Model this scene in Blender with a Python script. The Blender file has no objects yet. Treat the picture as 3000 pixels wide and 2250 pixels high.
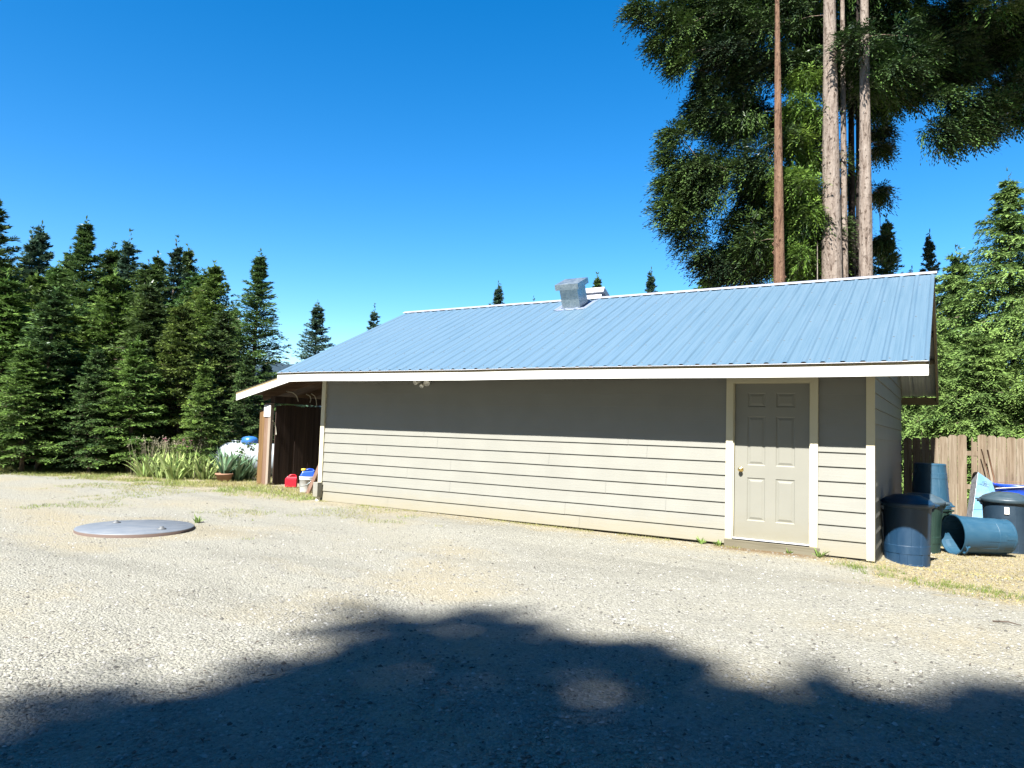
import bpy, math, random
import numpy as np
random.seed(7)
RNG = np.random.default_rng(11)
S = bpy.context.scene
COL = S.collection
R = math.radians

# ------------------------------------------------------------------ camera model
F, YAW, PITCH, ROLL = 2134.23, 0.5436844, 0.0631348, 0.0307815
C = np.array([0.790206, -9.765455, 1.406708])
fw = np.array([-math.sin(YAW)*math.cos(PITCH), math.cos(YAW)*math.cos(PITCH), math.sin(PITCH)])
_r = np.array([math.cos(YAW), math.sin(YAW), 0.0]); _u = np.cross(_r, fw)
RT = _r*math.cos(ROLL)+_u*math.sin(ROLL); UP = -_r*math.sin(ROLL)+_u*math.cos(ROLL)
def ray(x, y): return fw+(x-1500)/F*RT-(y-1125)/F*UP
def at(x, y, t): return C+t*ray(x, y)                    # point at depth t
def on_z(x, y, z=0.0):
    d = ray(x, y); return C+d*((z-C[2])/d[2])
def on_x(x, y, X):
    d = ray(x, y); return C+d*((X-C[0])/d[0])
def on_y(x, y, Y):
    d = ray(x, y); return C+d*((Y-C[1])/d[1])
def on_plane(x, y, p, n):
    d = ray(x, y); return C+d*(np.dot(np.array(p)-C, n)/np.dot(d, n))

from mathutils import Matrix, Vector
cam = bpy.data.cameras.new('camera'); camo = bpy.data.objects.new('camera', cam); COL.objects.link(camo)
cam.sensor_width = 36; cam.lens = F/3000*36; cam.clip_start = .05; cam.clip_end = 9000
m = Matrix.Identity(4)
for i in range(3):
    m[i][0], m[i][1], m[i][2], m[i][3] = RT[i], UP[i], -fw[i], C[i]
camo.matrix_world = m
S.camera = camo

# ------------------------------------------------------------------ tagging
def tag(o, label=None, cat=None, group=None, kind=None):
    if label: o['label'] = label
    if cat: o['category'] = cat
    if group: o['group'] = group
    if kind: o['kind'] = kind
    return o
def empty(name, loc=(0, 0, 0), label=None, cat=None, group=None):
    o = bpy.data.objects.new(name, None); COL.objects.link(o)
    o.location = [float(v) for v in loc]; o.empty_display_size = .1
    return tag(o, label, cat, group)
def copy_tree(o, parent=None):
    c = o.copy(); COL.objects.link(c)
    if parent: c.parent = parent
    for ch in list(o.children): copy_tree(ch, c)
    return c

# ------------------------------------------------------------------ mesh building
def np_mesh(name, V, Fc, mat, parent=None, tint=None, smooth=False, origin=None):
    """V (n,3), Fc (m,k) -> object; vertices are in parent space"""
    V = np.asarray(V, dtype=np.float32); Fc = np.asarray(Fc, dtype=np.int32)
    if origin is not None: V = V-np.asarray(origin, dtype=np.float32)
    k = Fc.shape[1]; me = bpy.data.meshes.new(name)
    me.vertices.add(len(V)); me.vertices.foreach_set('co', V.ravel())
    me.loops.add(Fc.size); me.loops.foreach_set('vertex_index', Fc.ravel())
    me.polygons.add(len(Fc)); me.polygons.foreach_set('loop_start', np.arange(0, Fc.size, k, dtype=np.int32))
    me.polygons.foreach_set('loop_total', np.full(len(Fc), k, dtype=np.int32))
    if smooth: me.polygons.foreach_set('use_smooth', np.ones(len(Fc), dtype=bool))
    if tint is not None:
        a = me.attributes.new('tint', 'FLOAT', 'FACE'); a.data.foreach_set('value', np.asarray(tint, dtype=np.float32))
    me.update(calc_edges=True)
    me.materials.append(mat)
    o = bpy.data.objects.new(name, me); COL.objects.link(o)
    if parent: o.parent = parent
    if origin is not None: o.location = [float(v) for v in origin]
    return o

class MB:
    def __init__(s): s.v = []; s.f = []; s.sm = []; s.mi = []
    def add(s, vs, fs, smooth=False, mi=0):
        b = len(s.v); s.v += [tuple(float(c) for c in v) for v in vs]
        for f in fs: s.f.append([b+i for i in f]); s.sm.append(smooth); s.mi.append(mi)
        return s
    def box(s, x0, x1, y0, y1, z0, z1, mi=0, bev=0.0):
        if bev > 0: return s.bbox(x0, x1, y0, y1, z0, z1, bev, mi)
        v = [(x0, y0, z0), (x1, y0, z0), (x1, y1, z0), (x0, y1, z0), (x0, y0, z1), (x1, y0, z1), (x1, y1, z1), (x0, y1, z1)]
        return s.add(v, [(0, 3, 2, 1), (4, 5, 6, 7), (0, 1, 5, 4), (1, 2, 6, 5), (2, 3, 7, 6), (3, 0, 4, 7)], mi=mi)
    def bbox(s, x0, x1, y0, y1, z0, z1, b, mi=0):
        vs = []; idx = {}
        for i, X in enumerate((x0, x1)):
            for j, Yv in enumerate((y0, y1)):
                for k, Z in enumerate((z0, z1)):
                    sx, sy, sz = (1, -1)[i]*b, (1, -1)[j]*b, (1, -1)[k]*b
                    for a, p in enumerate(((X, Yv+sy, Z+sz), (X+sx, Yv, Z+sz), (X+sx, Yv+sy, Z))):
                        idx[(i, j, k, a)] = len(vs); vs.append(p)
        g = lambda i, j, k, a: idx[(i, j, k, a)]
        fs = []
        for i in (0, 1):
            q = [g(i, 0, 0, 0), g(i, 1, 0, 0), g(i, 1, 1, 0), g(i, 0, 1, 0)]; fs.append(q if i else q[::-1])
            q = [g(0, i, 0, 1), g(1, i, 0, 1), g(1, i, 1, 1), g(0, i, 1, 1)]; fs.append(q[::-1] if i else q)
            q = [g(0, 0, i, 2), g(1, 0, i, 2), g(1, 1, i, 2), g(0, 1, i, 2)]; fs.append(q if i else q[::-1])
        for a in (0, 1):
            for b2 in (0, 1):
                fs.append([g(a, b2, 0, 0), g(a, b2, 1, 0), g(a, b2, 1, 1), g(a, b2, 0, 1)])
                fs.append([g(a, 0, b2, 0), g(a, 1, b2, 0), g(a, 1, b2, 2), g(a, 0, b2, 2)])
                fs.append([g(0, a, b2, 1), g(1, a, b2, 1), g(1, a, b2, 2), g(0, a, b2, 2)])
                for c in (0, 1): fs.append([g(a, b2, c, 0), g(a, b2, c, 1), g(a, b2, c, 2)])
        return s.add(vs, fs, mi=mi)
    def hexa(s, P, mi=0):
        """eight corners: bottom ring then top ring"""
        return s.add(P, [(0, 3, 2, 1), (4, 5, 6, 7), (0, 1, 5, 4), (1, 2, 6, 5), (2, 3, 7, 6), (3, 0, 4, 7)], mi=mi)
    def beam(s, a, b, w, h, up=(0, 0, 1), mi=0):
        a, b = np.array(a, float), np.array(b, float); d = (b-a)/np.linalg.norm(b-a)
        sd = np.cross(d, up); sd /= np.linalg.norm(sd); u2 = np.cross(sd, d)
        P = []
        for p in (a, b):
            for q in ((-1, -1), (1, -1), (1, 1), (-1, 1)): P.append(p+sd*q[0]*w/2+u2*q[1]*h/2)
        return s.add(P, [(3, 2, 1, 0), (4, 5, 6, 7), (0, 1, 5, 4), (1, 2, 6, 5), (2, 3, 7, 6), (3, 0, 4, 7)], mi=mi)
    def tube(s, pts, rads, n=10, cap=True, mi=0, smooth=True):
        pts = [np.array(p, float) for p in pts]
        if np.ndim(rads) == 0: rads = [rads]*len(pts)
        vs = []; fs = []; prev = None
        for i, p in enumerate(pts):
            d = pts[min(i+1, len(pts)-1)]-pts[max(i-1, 0)]; d = d/(np.linalg.norm(d)+1e-9)
            ref = np.array([0, 0, 1.]) if abs(d[2]) < .9 else np.array([1., 0, 0])
            if prev is not None: ref = prev
            a = np.cross(d, ref); a /= np.linalg.norm(a)+1e-9; b = np.cross(a, d); prev = b
            for k in range(n):
                t = 2*math.pi*k/n; vs.append(p+rads[i]*(math.cos(t)*a+math.sin(t)*b))
        for i in range(len(pts)-1):
            for k in range(n):
                fs.append((i*n+k, i*n+(k+1) % n, (i+1)*n+(k+1) % n, (i+1)*n+k))
        s.add(vs, fs, smooth, mi)
        if cap:
            b = len(s.v)-len(vs)
            s.f += [[b+k for k in range(n)], [b+(len(pts)-1)*n+k for k in range(n)][::-1]]; s.sm += [False, False]; s.mi += [mi, mi]
        return s
    def lathe(s, prof, c=(0, 0, 0), n=32, M=None, mi=0, smooth=True, sq=0.0):
        """prof list of (r,z); M optional 3x3 rotation; sq squares the section a little"""
        vs = []; c = np.array(c, float)
        for r, z in prof:
            for k in range(n):
                t = 2*math.pi*k/n; q = 1+sq*(abs(math.sin(2*t))**2)
                p = np.array([r*q*math.cos(t), r*q*math.sin(t), z])
                if M is not None: p = M@p
                vs.append(c+p)
        fs = []
        for i in range(len(prof)-1):
            for k in range(n): fs.append((i*n+k, i*n+(k+1) % n, (i+1)*n+(k+1) % n, (i+1)*n+k))
        return s.add(vs, fs, smooth, mi)
    def build(s, name, mats, parent=None, origin=None):
        me = bpy.data.meshes.new(name)
        v = s.v if origin is None else [tuple(a-b for a, b in zip(p, origin)) for p in s.v]
        me.from_pydata(v, [], s.f)
        if not isinstance(mats, (list, tuple)): mats = [mats]
        for mt in mats: me.materials.append(mt)
        me.polygons.foreach_set('use_smooth', s.sm); me.polygons.foreach_set('material_index', s.mi)
        me.update()
        o = bpy.data.objects.new(name, me); COL.objects.link(o)
        if parent: o.parent = parent
        if origin is not None: o.location = [float(q) for q in origin]
        return o

# ------------------------------------------------------------------ materials
def mat(name, col=(.5, .5, .5), rough=.7, metal=0.0, spec=.5):
    mt = bpy.data.materials.new(name); mt.use_nodes = True
    b = mt.node_tree.nodes['Principled BSDF']
    b.inputs['Base Color'].default_value = (*col, 1); b.inputs['Roughness'].default_value = rough
    b.inputs['Metallic'].default_value = metal; b.inputs['Specular IOR Level'].default_value = spec
    return mt
class N:
    def __init__(s, mt): s.t = mt.node_tree; s.b = s.t.nodes['Principled BSDF']; s._c = None
    def n(s, ty, **kw):
        x = s.t.nodes.new(ty)
        for k, v in kw.items():
            if k in x.inputs: x.inputs[k].default_value = v
            else: setattr(x, k, v)
        return x
    def l(s, a, b): s.t.links.new(a, b)
    def co(s, scale=(1, 1, 1), obj=True):
        tc = s.n('ShaderNodeTexCoord'); mp = s.n('ShaderNodeMapping'); mp.inputs['Scale'].default_value = scale
        s.l(tc.outputs['Object'], mp.inputs['Vector']); return mp.outputs['Vector']
    def noise(s, co, scale, detail=4, rough=.55, dist=0.0):
        x = s.n('ShaderNodeTexNoise'); x.inputs['Scale'].default_value = scale; x.inputs['Detail'].default_value = detail
        x.inputs['Roughness'].default_value = rough; x.inputs['Distortion'].default_value = dist
        s.l(co, x.inputs['Vector']); return x.outputs['Fac']
    def ramp(s, fac, stops):
        x = s.n('ShaderNodeValToRGB'); e = x.color_ramp.elements
        while len(e) < len(stops): e.new(.5)
        for q, (p, c) in zip(e, stops):
            q.position = p; q.color = (*c, 1) if len(c) == 3 else c
        s.l(fac, x.inputs['Fac']); return x.outputs['Color']
    def mix(s, fac, a, b, mode='MIX'):
        x = s.n('ShaderNodeMix', data_type='RGBA', blend_type=mode)
        for src, i in ((fac, 0), (a, 6), (b, 7)):
            if hasattr(src, 'is_output'): s.l(src, x.inputs[i])
            else: x.inputs[i].default_value = src if i == 0 else (*src, 1)
        return x.outputs[2]
    def math(s, op, a, b=0.0, c=None):
        x = s.n('ShaderNodeMath', operation=op)
        for i, v in enumerate((a, b) if c is None else (a, b, c)):
            if hasattr(v, 'is_output'): s.l(v, x.inputs[i])
            else: x.inputs[i].default_value = v
        return x.outputs[0]
    def color(s, c): s.l(c, s.b.inputs['Base Color'])
    def bump(s, h, strength=.5, dist=.01, prev=None):
        x = s.n('ShaderNodeBump'); x.inputs['Strength'].default_value = strength; x.inputs['Distance'].default_value = dist
        s.l(h, x.inputs['Height'])
        if prev is not None: s.l(prev, x.inputs['Normal'])
        s.l(x.outputs['Normal'], s.b.inputs['Normal']); return x.outputs['Normal']

def painted(name, c, var=.12, rough=.6, grain=(1, 1, 1), gscale=60, gs=.25, dirt=None):
    mt = mat(name, c, rough, spec=.3); q = N(mt); co = q.co()
    a = q.noise(co, 2.2, 5); d = tuple(v*(1-var) for v in c); l = tuple(min(1, v*(1+var*.6)) for v in c)
    colr = q.ramp(a, [(.3, d), (.7, l)])
    if dirt:      # splash dirt kept low on the boards: (colour, height)
        sp = q.n('ShaderNodeSeparateXYZ'); tc = q.n('ShaderNodeTexCoord'); q.l(tc.outputs['Object'], sp.inputs[0])
        hn = q.math('ADD', sp.outputs[2], q.math('MULTIPLY', q.noise(q.co((1, 1, 3)), 5, 6), -.28))
        mr = q.n('ShaderNodeMapRange'); mr.inputs['From Min'].default_value = -.15; mr.inputs['From Max'].default_value = dirt[1]
        mr.inputs['To Min'].default_value = .75; mr.inputs['To Max'].default_value = 0; q.l(hn, mr.inputs['Value'])
        colr = q.mix(mr.outputs[0], colr, dirt[0])
        sp2 = q.noise(q.co((1, 1, 1)), 30, 3); colr = q.mix(q.math('MULTIPLY', q.math('GREATER_THAN', sp2, .735), .35), colr, tuple(v*.5 for v in c))
    q.color(colr); g = q.noise(q.co(grain), gscale, 6, .65); q.bump(g, gs, .004)
    return mt
def wood(name, c1, c2, c3, axis='z', scale=14, rough=.85, bump=.5, bands=None):
    mt = mat(name, c1, rough, spec=.2); q = N(mt)
    sc = {'z': (1, 1, .05), 'x': (.05, 1, 1), 'y': (1, .05, 1)}[axis]
    co = q.co(sc); a = q.noise(co, scale, 8, .65, .6); b = q.noise(q.co(), 1.1, 3)
    col = q.ramp(a, [(.28, c3), (.48, c1), (.72, c2)])
    if bands:   # board to board variation across x or y
        tc = q.n('ShaderNodeTexCoord'); sp = q.n('ShaderNodeSeparateXYZ'); q.l(tc.outputs['Object'], sp.inputs[0])
        fl = q.math('FLOOR', q.math('DIVIDE', q.math('ADD', sp.outputs[bands[0]], 50.0+bands[2]), bands[1]))
        wn = q.n('ShaderNodeTexWhiteNoise', noise_dimensions='1D'); q.l(fl, wn.inputs['W'])
        col = q.mix(q.math('MULTIPLY', wn.outputs['Value'], .55), col, q.mix(1.0, col, tuple(v*1.0 for v in bands[3]), 'MULTIPLY'))
    col = q.mix(q.math('MULTIPLY', b, .45), col, c3)
    q.color(col); q.bump(a, bump, .006)
    return mt
def leaf(name, c1, c2, trans=.3, rough=.55, hue=.03):
    mt = bpy.data.materials.new(name); mt.use_nodes = True; t = mt.node_tree; t.nodes.clear()
    q = N.__new__(N); q.t = t
    at_ = q.n('ShaderNodeAttribute', attribute_name='tint')
    col = q.ramp(at_.outputs['Fac'], [(0, c1), (1, c2)])
    oi = q.n('ShaderNodeObjectInfo'); hs = q.n('ShaderNodeHueSaturation')
    q.l(col, hs.inputs['Color']); q.l(q.math('MULTIPLY_ADD', oi.outputs['Random'], hue, .5-hue/2), hs.inputs['Hue'])
    q.l(q.math('MULTIPLY_ADD', oi.outputs['Random'], .35, .82), hs.inputs['Value'])
    d = q.n('ShaderNodeBsdfDiffuse'); tr = q.n('ShaderNodeBsdfTranslucent'); g = q.n('ShaderNodeBsdfGlossy'); g.inputs['Roughness'].default_value = rough
    q.l(hs.outputs['Color'], d.inputs['Color']); q.l(hs.outputs['Color'], tr.inputs['Color'])
    mx = q.n('ShaderNodeMixShader'); mx.inputs[0].default_value = trans; q.l(d.outputs[0], mx.inputs[1]); q.l(tr.outputs[0], mx.inputs[2])
    fr = q.n('ShaderNodeFresnel'); fr.inputs['IOR'].default_value = 1.35
    m2 = q.n('ShaderNodeMixShader'); q.l(q.math('MULTIPLY', fr.outputs[0], .15), m2.inputs[0]); q.l(mx.outputs[0], m2.inputs[1]); q.l(g.outputs[0], m2.inputs[2])
    o = q.n('ShaderNodeOutputMaterial'); q.l(m2.outputs[0], o.inputs['Surface'])
    return mt
def bark(name, c1, c2, c3):
    mt = mat(name, c1, .9, spec=.15); q = N(mt)
    a = q.noise(q.co((1, 1, .12)), 7, 8, .7, .8); v = q.n('ShaderNodeTexVoronoi', feature='F1'); v.inputs['Scale'].default_value = 5.5
    q.l(q.co((1, 1, .3)), v.inputs['Vector'])
    col = q.ramp(a, [(.33, c3), (.47, c1), (.7, c2)])
    fl = q.noise(q.co((1, 1, .5)), 9, 4, .6); col = q.mix(q.math('MULTIPLY', q.math('GREATER_THAN', fl, .60), .8), col, c3)
    q.color(col); n1 = q.bump(a, 1.0, .05); q.bump(fl, .8, .05, n1)
    return mt

# ------------------------------------------------------------------ light and sky
T_EL, S_X = 1.172, -.035                       # light travels (S_X, 1, -T_EL)
EL = math.atan2(T_EL, math.hypot(1, S_X)); SUN_FROM = np.array([-S_X, -1.0, T_EL]); SUN_FROM /= np.linalg.norm(SUN_FROM)
W_ = bpy.data.worlds.new('World'); S.world = W_; W_.use_nodes = True
nt = W_.node_tree; bg = nt.nodes['Background']
sk = nt.nodes.new('ShaderNodeTexSky'); sk.sky_type = 'NISHITA'; sk.sun_disc = False
sk.sun_elevation = EL; sk.sun_rotation = math.atan2(SUN_FROM[0], SUN_FROM[1])
sk.altitude = 900; sk.air_density = 1.0; sk.dust_density = .15; sk.ozone_density = 2.2
hs = nt.nodes.new('ShaderNodeHueSaturation'); hs.inputs['Saturation'].default_value = 1.43; hs.inputs['Hue'].default_value = .500; hs.inputs['Value'].default_value = 1.1
nt.links.new(sk.outputs[0], hs.inputs['Color']); nt.links.new(hs.outputs[0], bg.inputs['Color'])
bg.inputs['Strength'].default_value = .05
sl = bpy.data.lights.new('sun', 'SUN'); sl.energy = 5.0; sl.angle = R(.53); sl.color = (1, .97, .92)
so = bpy.data.objects.new('sun', sl); COL.objects.link(so); so.location = (3, -20, 30)
so.rotation_euler = Vector(SUN_FROM).to_track_quat('Z', 'Y').to_euler()
S.view_settings.view_transform = 'Standard'; S.view_settings.look = 'None'; S.view_settings.gamma = 1
S.view_settings.exposure = 2.15
cy = S.cycles
cy.max_bounces = 6; cy.diffuse_bounces = 3; cy.glossy_bounces = 3; cy.transmission_bounces = 3; cy.transparent_max_bounces = 8
cy.use_denoising = True
try: cy.denoiser = 'OPENIMAGEDENOISE'
except Exception: pass
cy.sample_clamp_indirect = 4

# ------------------------------------------------------------------ palette
CREAM = painted('cream_trim_paint', (.42, .385, .27), .06, dirt=((.27, .24, .16), .22))
WHITE = painted('white_fascia_paint', (.47, .465, .44), .04)
SIDING = painted('greige_siding_paint', (.170, .168, .147), .06, grain=(.06, 1, 1), gscale=55, gs=.35, dirt=((.175, .155, .105), .20))
DOORP = painted('greige_door_paint', (.158, .155, .130), .05, gscale=200, gs=.08, dirt=((.15, .135, .09), .30))
TAN = painted('tan_subfascia_paint', (.18, .145, .08), .15)
SOFFIT = painted('shaded_soffit_board', (.20, .17, .12), .2)  # brownish board colour, mottled at random, for soffits and purlins
BRASS = mat('polished_brass', (.72, .52, .20), .25, 1.0)
RUST = mat('rusty_steel', (.16, .075, .035), .8)
DARKGAP = mat('dark_gap', (.02, .018, .015), .9)
GALV = mat('galvanised_sheet', (.55, .58, .60), .38, .85); q = N(GALV)
v = q.n('ShaderNodeTexVoronoi'); v.inputs['Scale'].default_value = 28; q.l(q.co(), v.inputs['Vector'])
q.color(q.ramp(v.outputs['Color'], [(0, (.22, .27, .29)), (1, (.36, .41, .42))])); q.l(q.ramp(q.noise(q.co(), 6), [(.3, (.25,)*3), (.7, (.5,)*3)]), q.b.inputs['Roughness'])
FLASH = mat('white_flashing', (.36, .37, .40), .45, .1)
BLUEROOF = mat('blue_roof_steel', (.10, .175, .25), .42, 0.0, .8); q = N(BLUEROOF)
st = q.noise(q.co((9, .35, .35)), 2.5, 6, .6); q.color(q.ramp(st, [(.22, (.044, .087, .128)), (.5, (.060, .106, .148)), (.8, (.074, .120, .162))]))
q.bump(q.noise(q.co((1, .4, .4)), 3.0, 3), .12, .02)
UNDERROOF = mat('pale_roof_underside', (.42, .43, .42), .55, .2)
SCREW = mat('screw_head', (.10, .12, .14), .5, .3)

# ================================================================== SHED
L, W, OV, XR, XL = 9.213, 5.70, .698, .588, .462
YRG = 2.836
def roof_z(x, y):
    f = (XR-x)/(XR+L+XL)
    ze = 2.300*(1-f)+2.318*f; zr = 3.969*(1-f)+3.946*f
    yy = y if y <= YRG else 2*YRG-y
    return ze+(zr-ze)*(yy+OV)/(YRG+OV)
SL = (3.957-2.309)/(YRG+OV)
shed = empty('shed', (-4.6, 2.8, 0), 'long greige lap sided shed with blue metal roof and one panelled door', 'shed')
SHO = np.array(shed.location)
def part(mb, name, mats, parent=None):
    o = mb.build(name, mats, None); p = parent or shed
    o.parent = p; o.matrix_parent_inverse = Matrix.Identity(4)
    off = Vector((0, 0, 0)); q_ = p
    while q_ is not None: off += q_.location; q_ = q_.parent
    o.location = -off
    return o

def siding(mb, a0, a1, zlines, zb, fn, seed, top=None, span=3.66, butt=.018):
    """lap boards: fn(a, d, z) -> point, d outward depth; zlines butt heights ascending"""
    rnd = random.Random(seed)
    zs = [zb]+list(zlines)
    for i in range(len(zs)-1):
        z0, z1 = zs[i], zs[i+1]
        cuts = [a0]; x = a0+span*(.25+.75*rnd.random())
        while x < a1-.3: cuts.append(x); x += span
        cuts.append(a1)
        for j in range(len(cuts)-1):
            p, q2 = cuts[j]+(.0012 if j else 0), cuts[j+1]-(.0012 if j < len(cuts)-2 else 0)
            n = max(1, int((q2-p)/.6)); w0 = [rnd.uniform(-.0015, .0015) for _ in range(n+1)]
            for k in range(n):
                s0, s1 = p+(q2-p)*k/n, p+(q2-p)*(k+1)/n
                e0, e1 = w0[k], w0[k+1]
                mb.add([fn(s0, 0, z0+e0), fn(s1, 0, z0+e1), fn(s1, -butt, z1+.004), fn(s0, -butt, z1+.004)], [(0, 1, 2, 3)])
                mb.add([fn(s0, -butt-.004, z0+e0), fn(s1, -butt-.004, z0+e1), fn(s1, 0, z0+e1), fn(s0, 0, z0+e0)], [(0, 1, 2, 3)])
FZ = [.19+.178*i for i in range(13)]
front = lambda a, d, z: (a, -d, z)
mb = MB()
siding(mb, -L+.092, -1.768, FZ, .012, front, 3)
siding(mb, -.632, -.092, FZ, -.005, front, 5, span=9)
siding(mb, -1.768, -.632, [2.215, 2.40], 2.215, front, 6, span=9)
mb.box(-L, -1.70, .0185, .10, .0, 2.36); mb.box(-.70, -.012, .0185, .10, .0, 2.36)
mb.box(-1.70, -.70, .0185, .10, 2.16, 2.36)
wall = part(mb, 'front_wall', SIDING)
# gable walls
def gable(x, sgn, zb0):
    mb = MB(); ex = .191
    z = zb0; i = 0
    while z < 3.75:
        z1 = z+ex
        zt = roof_z(x, YRG)-.10
        if z1 < 2.42: y0, y1 = 0.012, W-.012
        else:
            h = (min(z1, zt)-roof_z(x, 0)+.06)/SL; y0, y1 = max(.012, h-.12), min(W-.012, 2*YRG-h+.12)
        if y1-y0 > .2:
            siding(mb, y0, y1, [z1], z, (lambda a, d, zz: (x+sgn*d, a, zz)) if sgn > 0 else (lambda a, d, zz: (x+sgn*d, a, zz)), 30+i)
        z = z1; i += 1
    mb.box(min(x-sgn*.0185, x-sgn*.1), max(x-sgn*.0185, x-sgn*.1), .102, W-.1, -.05, 2.40)
    for k in range(18):
        z0 = 2.40+k*.085; h = (z0+.085-roof_z(x, 0)+.06)/SL
        if 2*YRG-2*h > .1: mb.box(min(x-sgn*.0185, x-sgn*.1), max(x-sgn*.0185, x-sgn*.1), max(.102, h), min(W-.1, 2*YRG-h), z0, z0+.085)
    return part(mb, 'gable_wall', SIDING)
gable(0.0, 1, -.10); gable(-L, -1, -.04)
mb = MB(); mb.box(-L+.02, -.02, W-.1, W, -.1, 2.36); part(mb, 'rear_wall', SIDING)
mb = MB(); mb.box(-L+.05, -.05, .05, W-.05, -.35, -.02); part(mb, 'foundation', mat('concrete_footing', (.25, .24, .22), .9))
# trims
mb = MB(); mb.box(-L-.004, -L+.092, -.022, .018, .06, 2.235, bev=.003)
part(mb, 'corner_trim', CREAM)
mb = MB(); mb.box(-.092, .003, -.022, .018, -.02, 2.235, bev=.003); part(mb, 'corner_trim', CREAM)
mb = MB(); mb.box(-1.768, -1.676, -.022, .02, .072, 2.122, bev=.003); mb.box(-.726, -.632, -.022, .02, .072, 2.122, bev=.003)
mb.box(-1.768, -.632, -.024, .02, 2.122, 2.214, bev=.003)
mb.box(-1.676, -1.664, .0, .09, .09, 2.12); mb.box(-.735, -.726, .0, .09, .09, 2.12); mb.box(-1.664, -.735, .0, .09, 2.112, 2.12)
part(mb, 'door_frame', CREAM)
# door slab with six moulded panels
def door():
    x0, x1, z0, z1, y = -1.660, -.739, .102, 2.110, .030
    w, h = x1-x0, z1-z0
    xs = [0, .172, .42, .560, .815, 1]; zf = [0, .113, .389, .470, .788, .848, .941, 1]
    X = [x0+w*f for f in xs]; Z = [z0+h*f for f in zf]
    mb = MB()
    for i in range(5):
        for j in range(7):
            a, b, c, d = X[i], X[i+1], Z[j], Z[j+1]
            if i in (1, 3) and j in (1, 3, 5):
                rings = [(0, 0), (.012, .009), (.022, .009), (.048, .001)]
                P = []
                for ins, dep in rings:
                    P += [(a+ins, y+dep, c+ins), (b-ins, y+dep, c+ins), (b-ins, y+dep, d-ins), (a+ins, y+dep, d-ins)]
                fs = []
                for r_ in range(3):
                    for k in range(4): fs.append((r_*4+k, r_*4+(k+1) % 4, r_*4+4+(k+1) % 4, r_*4+4+k))
                fs.append((12, 13, 14, 15)); mb.add(P, fs)
            else: mb.add([(a, y, c), (b, y, c), (b, y, d), (a, y, d)], [(0, 1, 2, 3)])
    mb.add([(x0, y, z0), (x1, y, z0), (x1, y, z1), (x0, y, z1), (x0, y+.045, z0), (x1, y+.045, z0), (x1, y+.045, z1), (x0, y+.045, z1)],
           [(0, 4, 5, 1), (1, 5, 6, 2), (2, 6, 7, 3), (3, 7, 4, 0), (4, 7, 6, 5)])
    return part(mb, 'door', DOORP)
dr = door()
mb = MB(); My = np.array([[1, 0, 0], [0, 0, -1], [0, 1, 0]], float)      # lathe axis z -> -y
mb.lathe([(.001, 0), (.034, 0), (.034, .004), (.026, .010), (.012, .014), (.011, .030), (.020, .036), (.027, .046), (.028, .055), (.022, .065), (.010, .069), (.001, .069)], (-1.580, .030, .985), 24, My)
part(mb, 'door_knob', BRASS, dr)
for zz in (.33, 1.10, 1.86):
    mb = MB(); mb.tube([(-.733, .018, zz-.045), (-.733, .018, zz+.045)], .0075, 8); mb.box(-.739, -.727, .0225, .030, zz-.045, zz+.045)
    part(mb, 'hinge', RUST if zz < .5 else BRASS, dr)
mb = MB(); mb.box(-1.676, -.726, -.012, .09, .083, .100, bev=.004); part(mb, 'threshold', FLASH)
SILLW = wood('weathered_sill_wood', (.12, .108, .075), (.17, .155, .115), (.06, .052, .035), 'x', 12)
mb = MB(); mb.box(-1.775, -.612, -.03, .09, -.05, .0705, bev=.004); part(mb, 'door_sill', SILLW)
# corner block and pipe stub
mb = MB(); mb.box(-9.215, -9.100, -.135, -.023, .085, .345, bev=.004); part(mb, 'corner_block', SIDING)
mb = MB(); mb.tube([(-9.155, -.06, -.03), (-9.155, -.06, .10)], .042, 14); part(mb, 'drain_pipe', painted('grey_pipe', (.45, .43, .36), .1))

# ---- roof
def rib_profile(x0, x1, pitch, off):
    pts = []; x = x0
    k0 = math.floor((x0-off)/pitch)
    pts.append((x0, 0))
    for k in range(k0, k0+int((x1-x0)/pitch)+3):
        c = off+k*pitch
        for dx, h in ((-.036, 0), (-.016, .0175), (.016, .0175), (.036, 0), (.036+.045, 0), (.036+.052, .003), (.036+.066, .003), (.036+.073, 0), (.036+.093, 0), (.036+.100, .003)):
            xx = c+dx
            if x0+.004 < xx < x1-.004 and dx <= .109+.04: pts.append((xx, h))
    pts.append((x1, 0)); pts.sort(); return pts
PITCH_R, OFF_R = .2106, .148
def roof_sheet(y0, y1, dz, m1, name, ny=5):
    P = rib_profile(-L-XL, XR, PITCH_R, OFF_R); V = []; Fc = []
    for j in range(ny):
        y = y0+(y1-y0)*j/(ny-1)
        for x, h in P: V.append((x, y, roof_z(x, y)+h+dz+random.uniform(-.0008, .0008)))
    n = len(P)
    for j in range(ny-1):
        for i in range(n-1): Fc.append((j*n+i, j*n+i+1, (j+1)*n+i+1, (j+1)*n+i))
    mb = MB(); mb.add(V, Fc); return mb
def screws(mb, y, seed):
    rnd = random.Random(seed); k = -60
    while True:
        x = OFF_R+k*PITCH_R+.055; k += 1
        if x < -L-XL+.05: continue
        if x > XR-.03: break
        if rnd.random() < .2: continue
        c = np.array([x+rnd.uniform(-.006, .006), y+rnd.uniform(-.012, .012), 0]); c[2] = roof_z(c[0], c[1])+.001
        mb.lathe([(.0095, 0), (.0085, .005), (.003, .008), (.0005, .008)], c, 7, mi=1, smooth=False)
mb = roof_sheet(-OV-.012, YRG, 0, None, 'r')
for i, yy in enumerate((-.60, .10, .82, 1.55, 2.25)): screws(mb, yy, i)
part(mb, 'roof', [BLUEROOF, SCREW])
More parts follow.
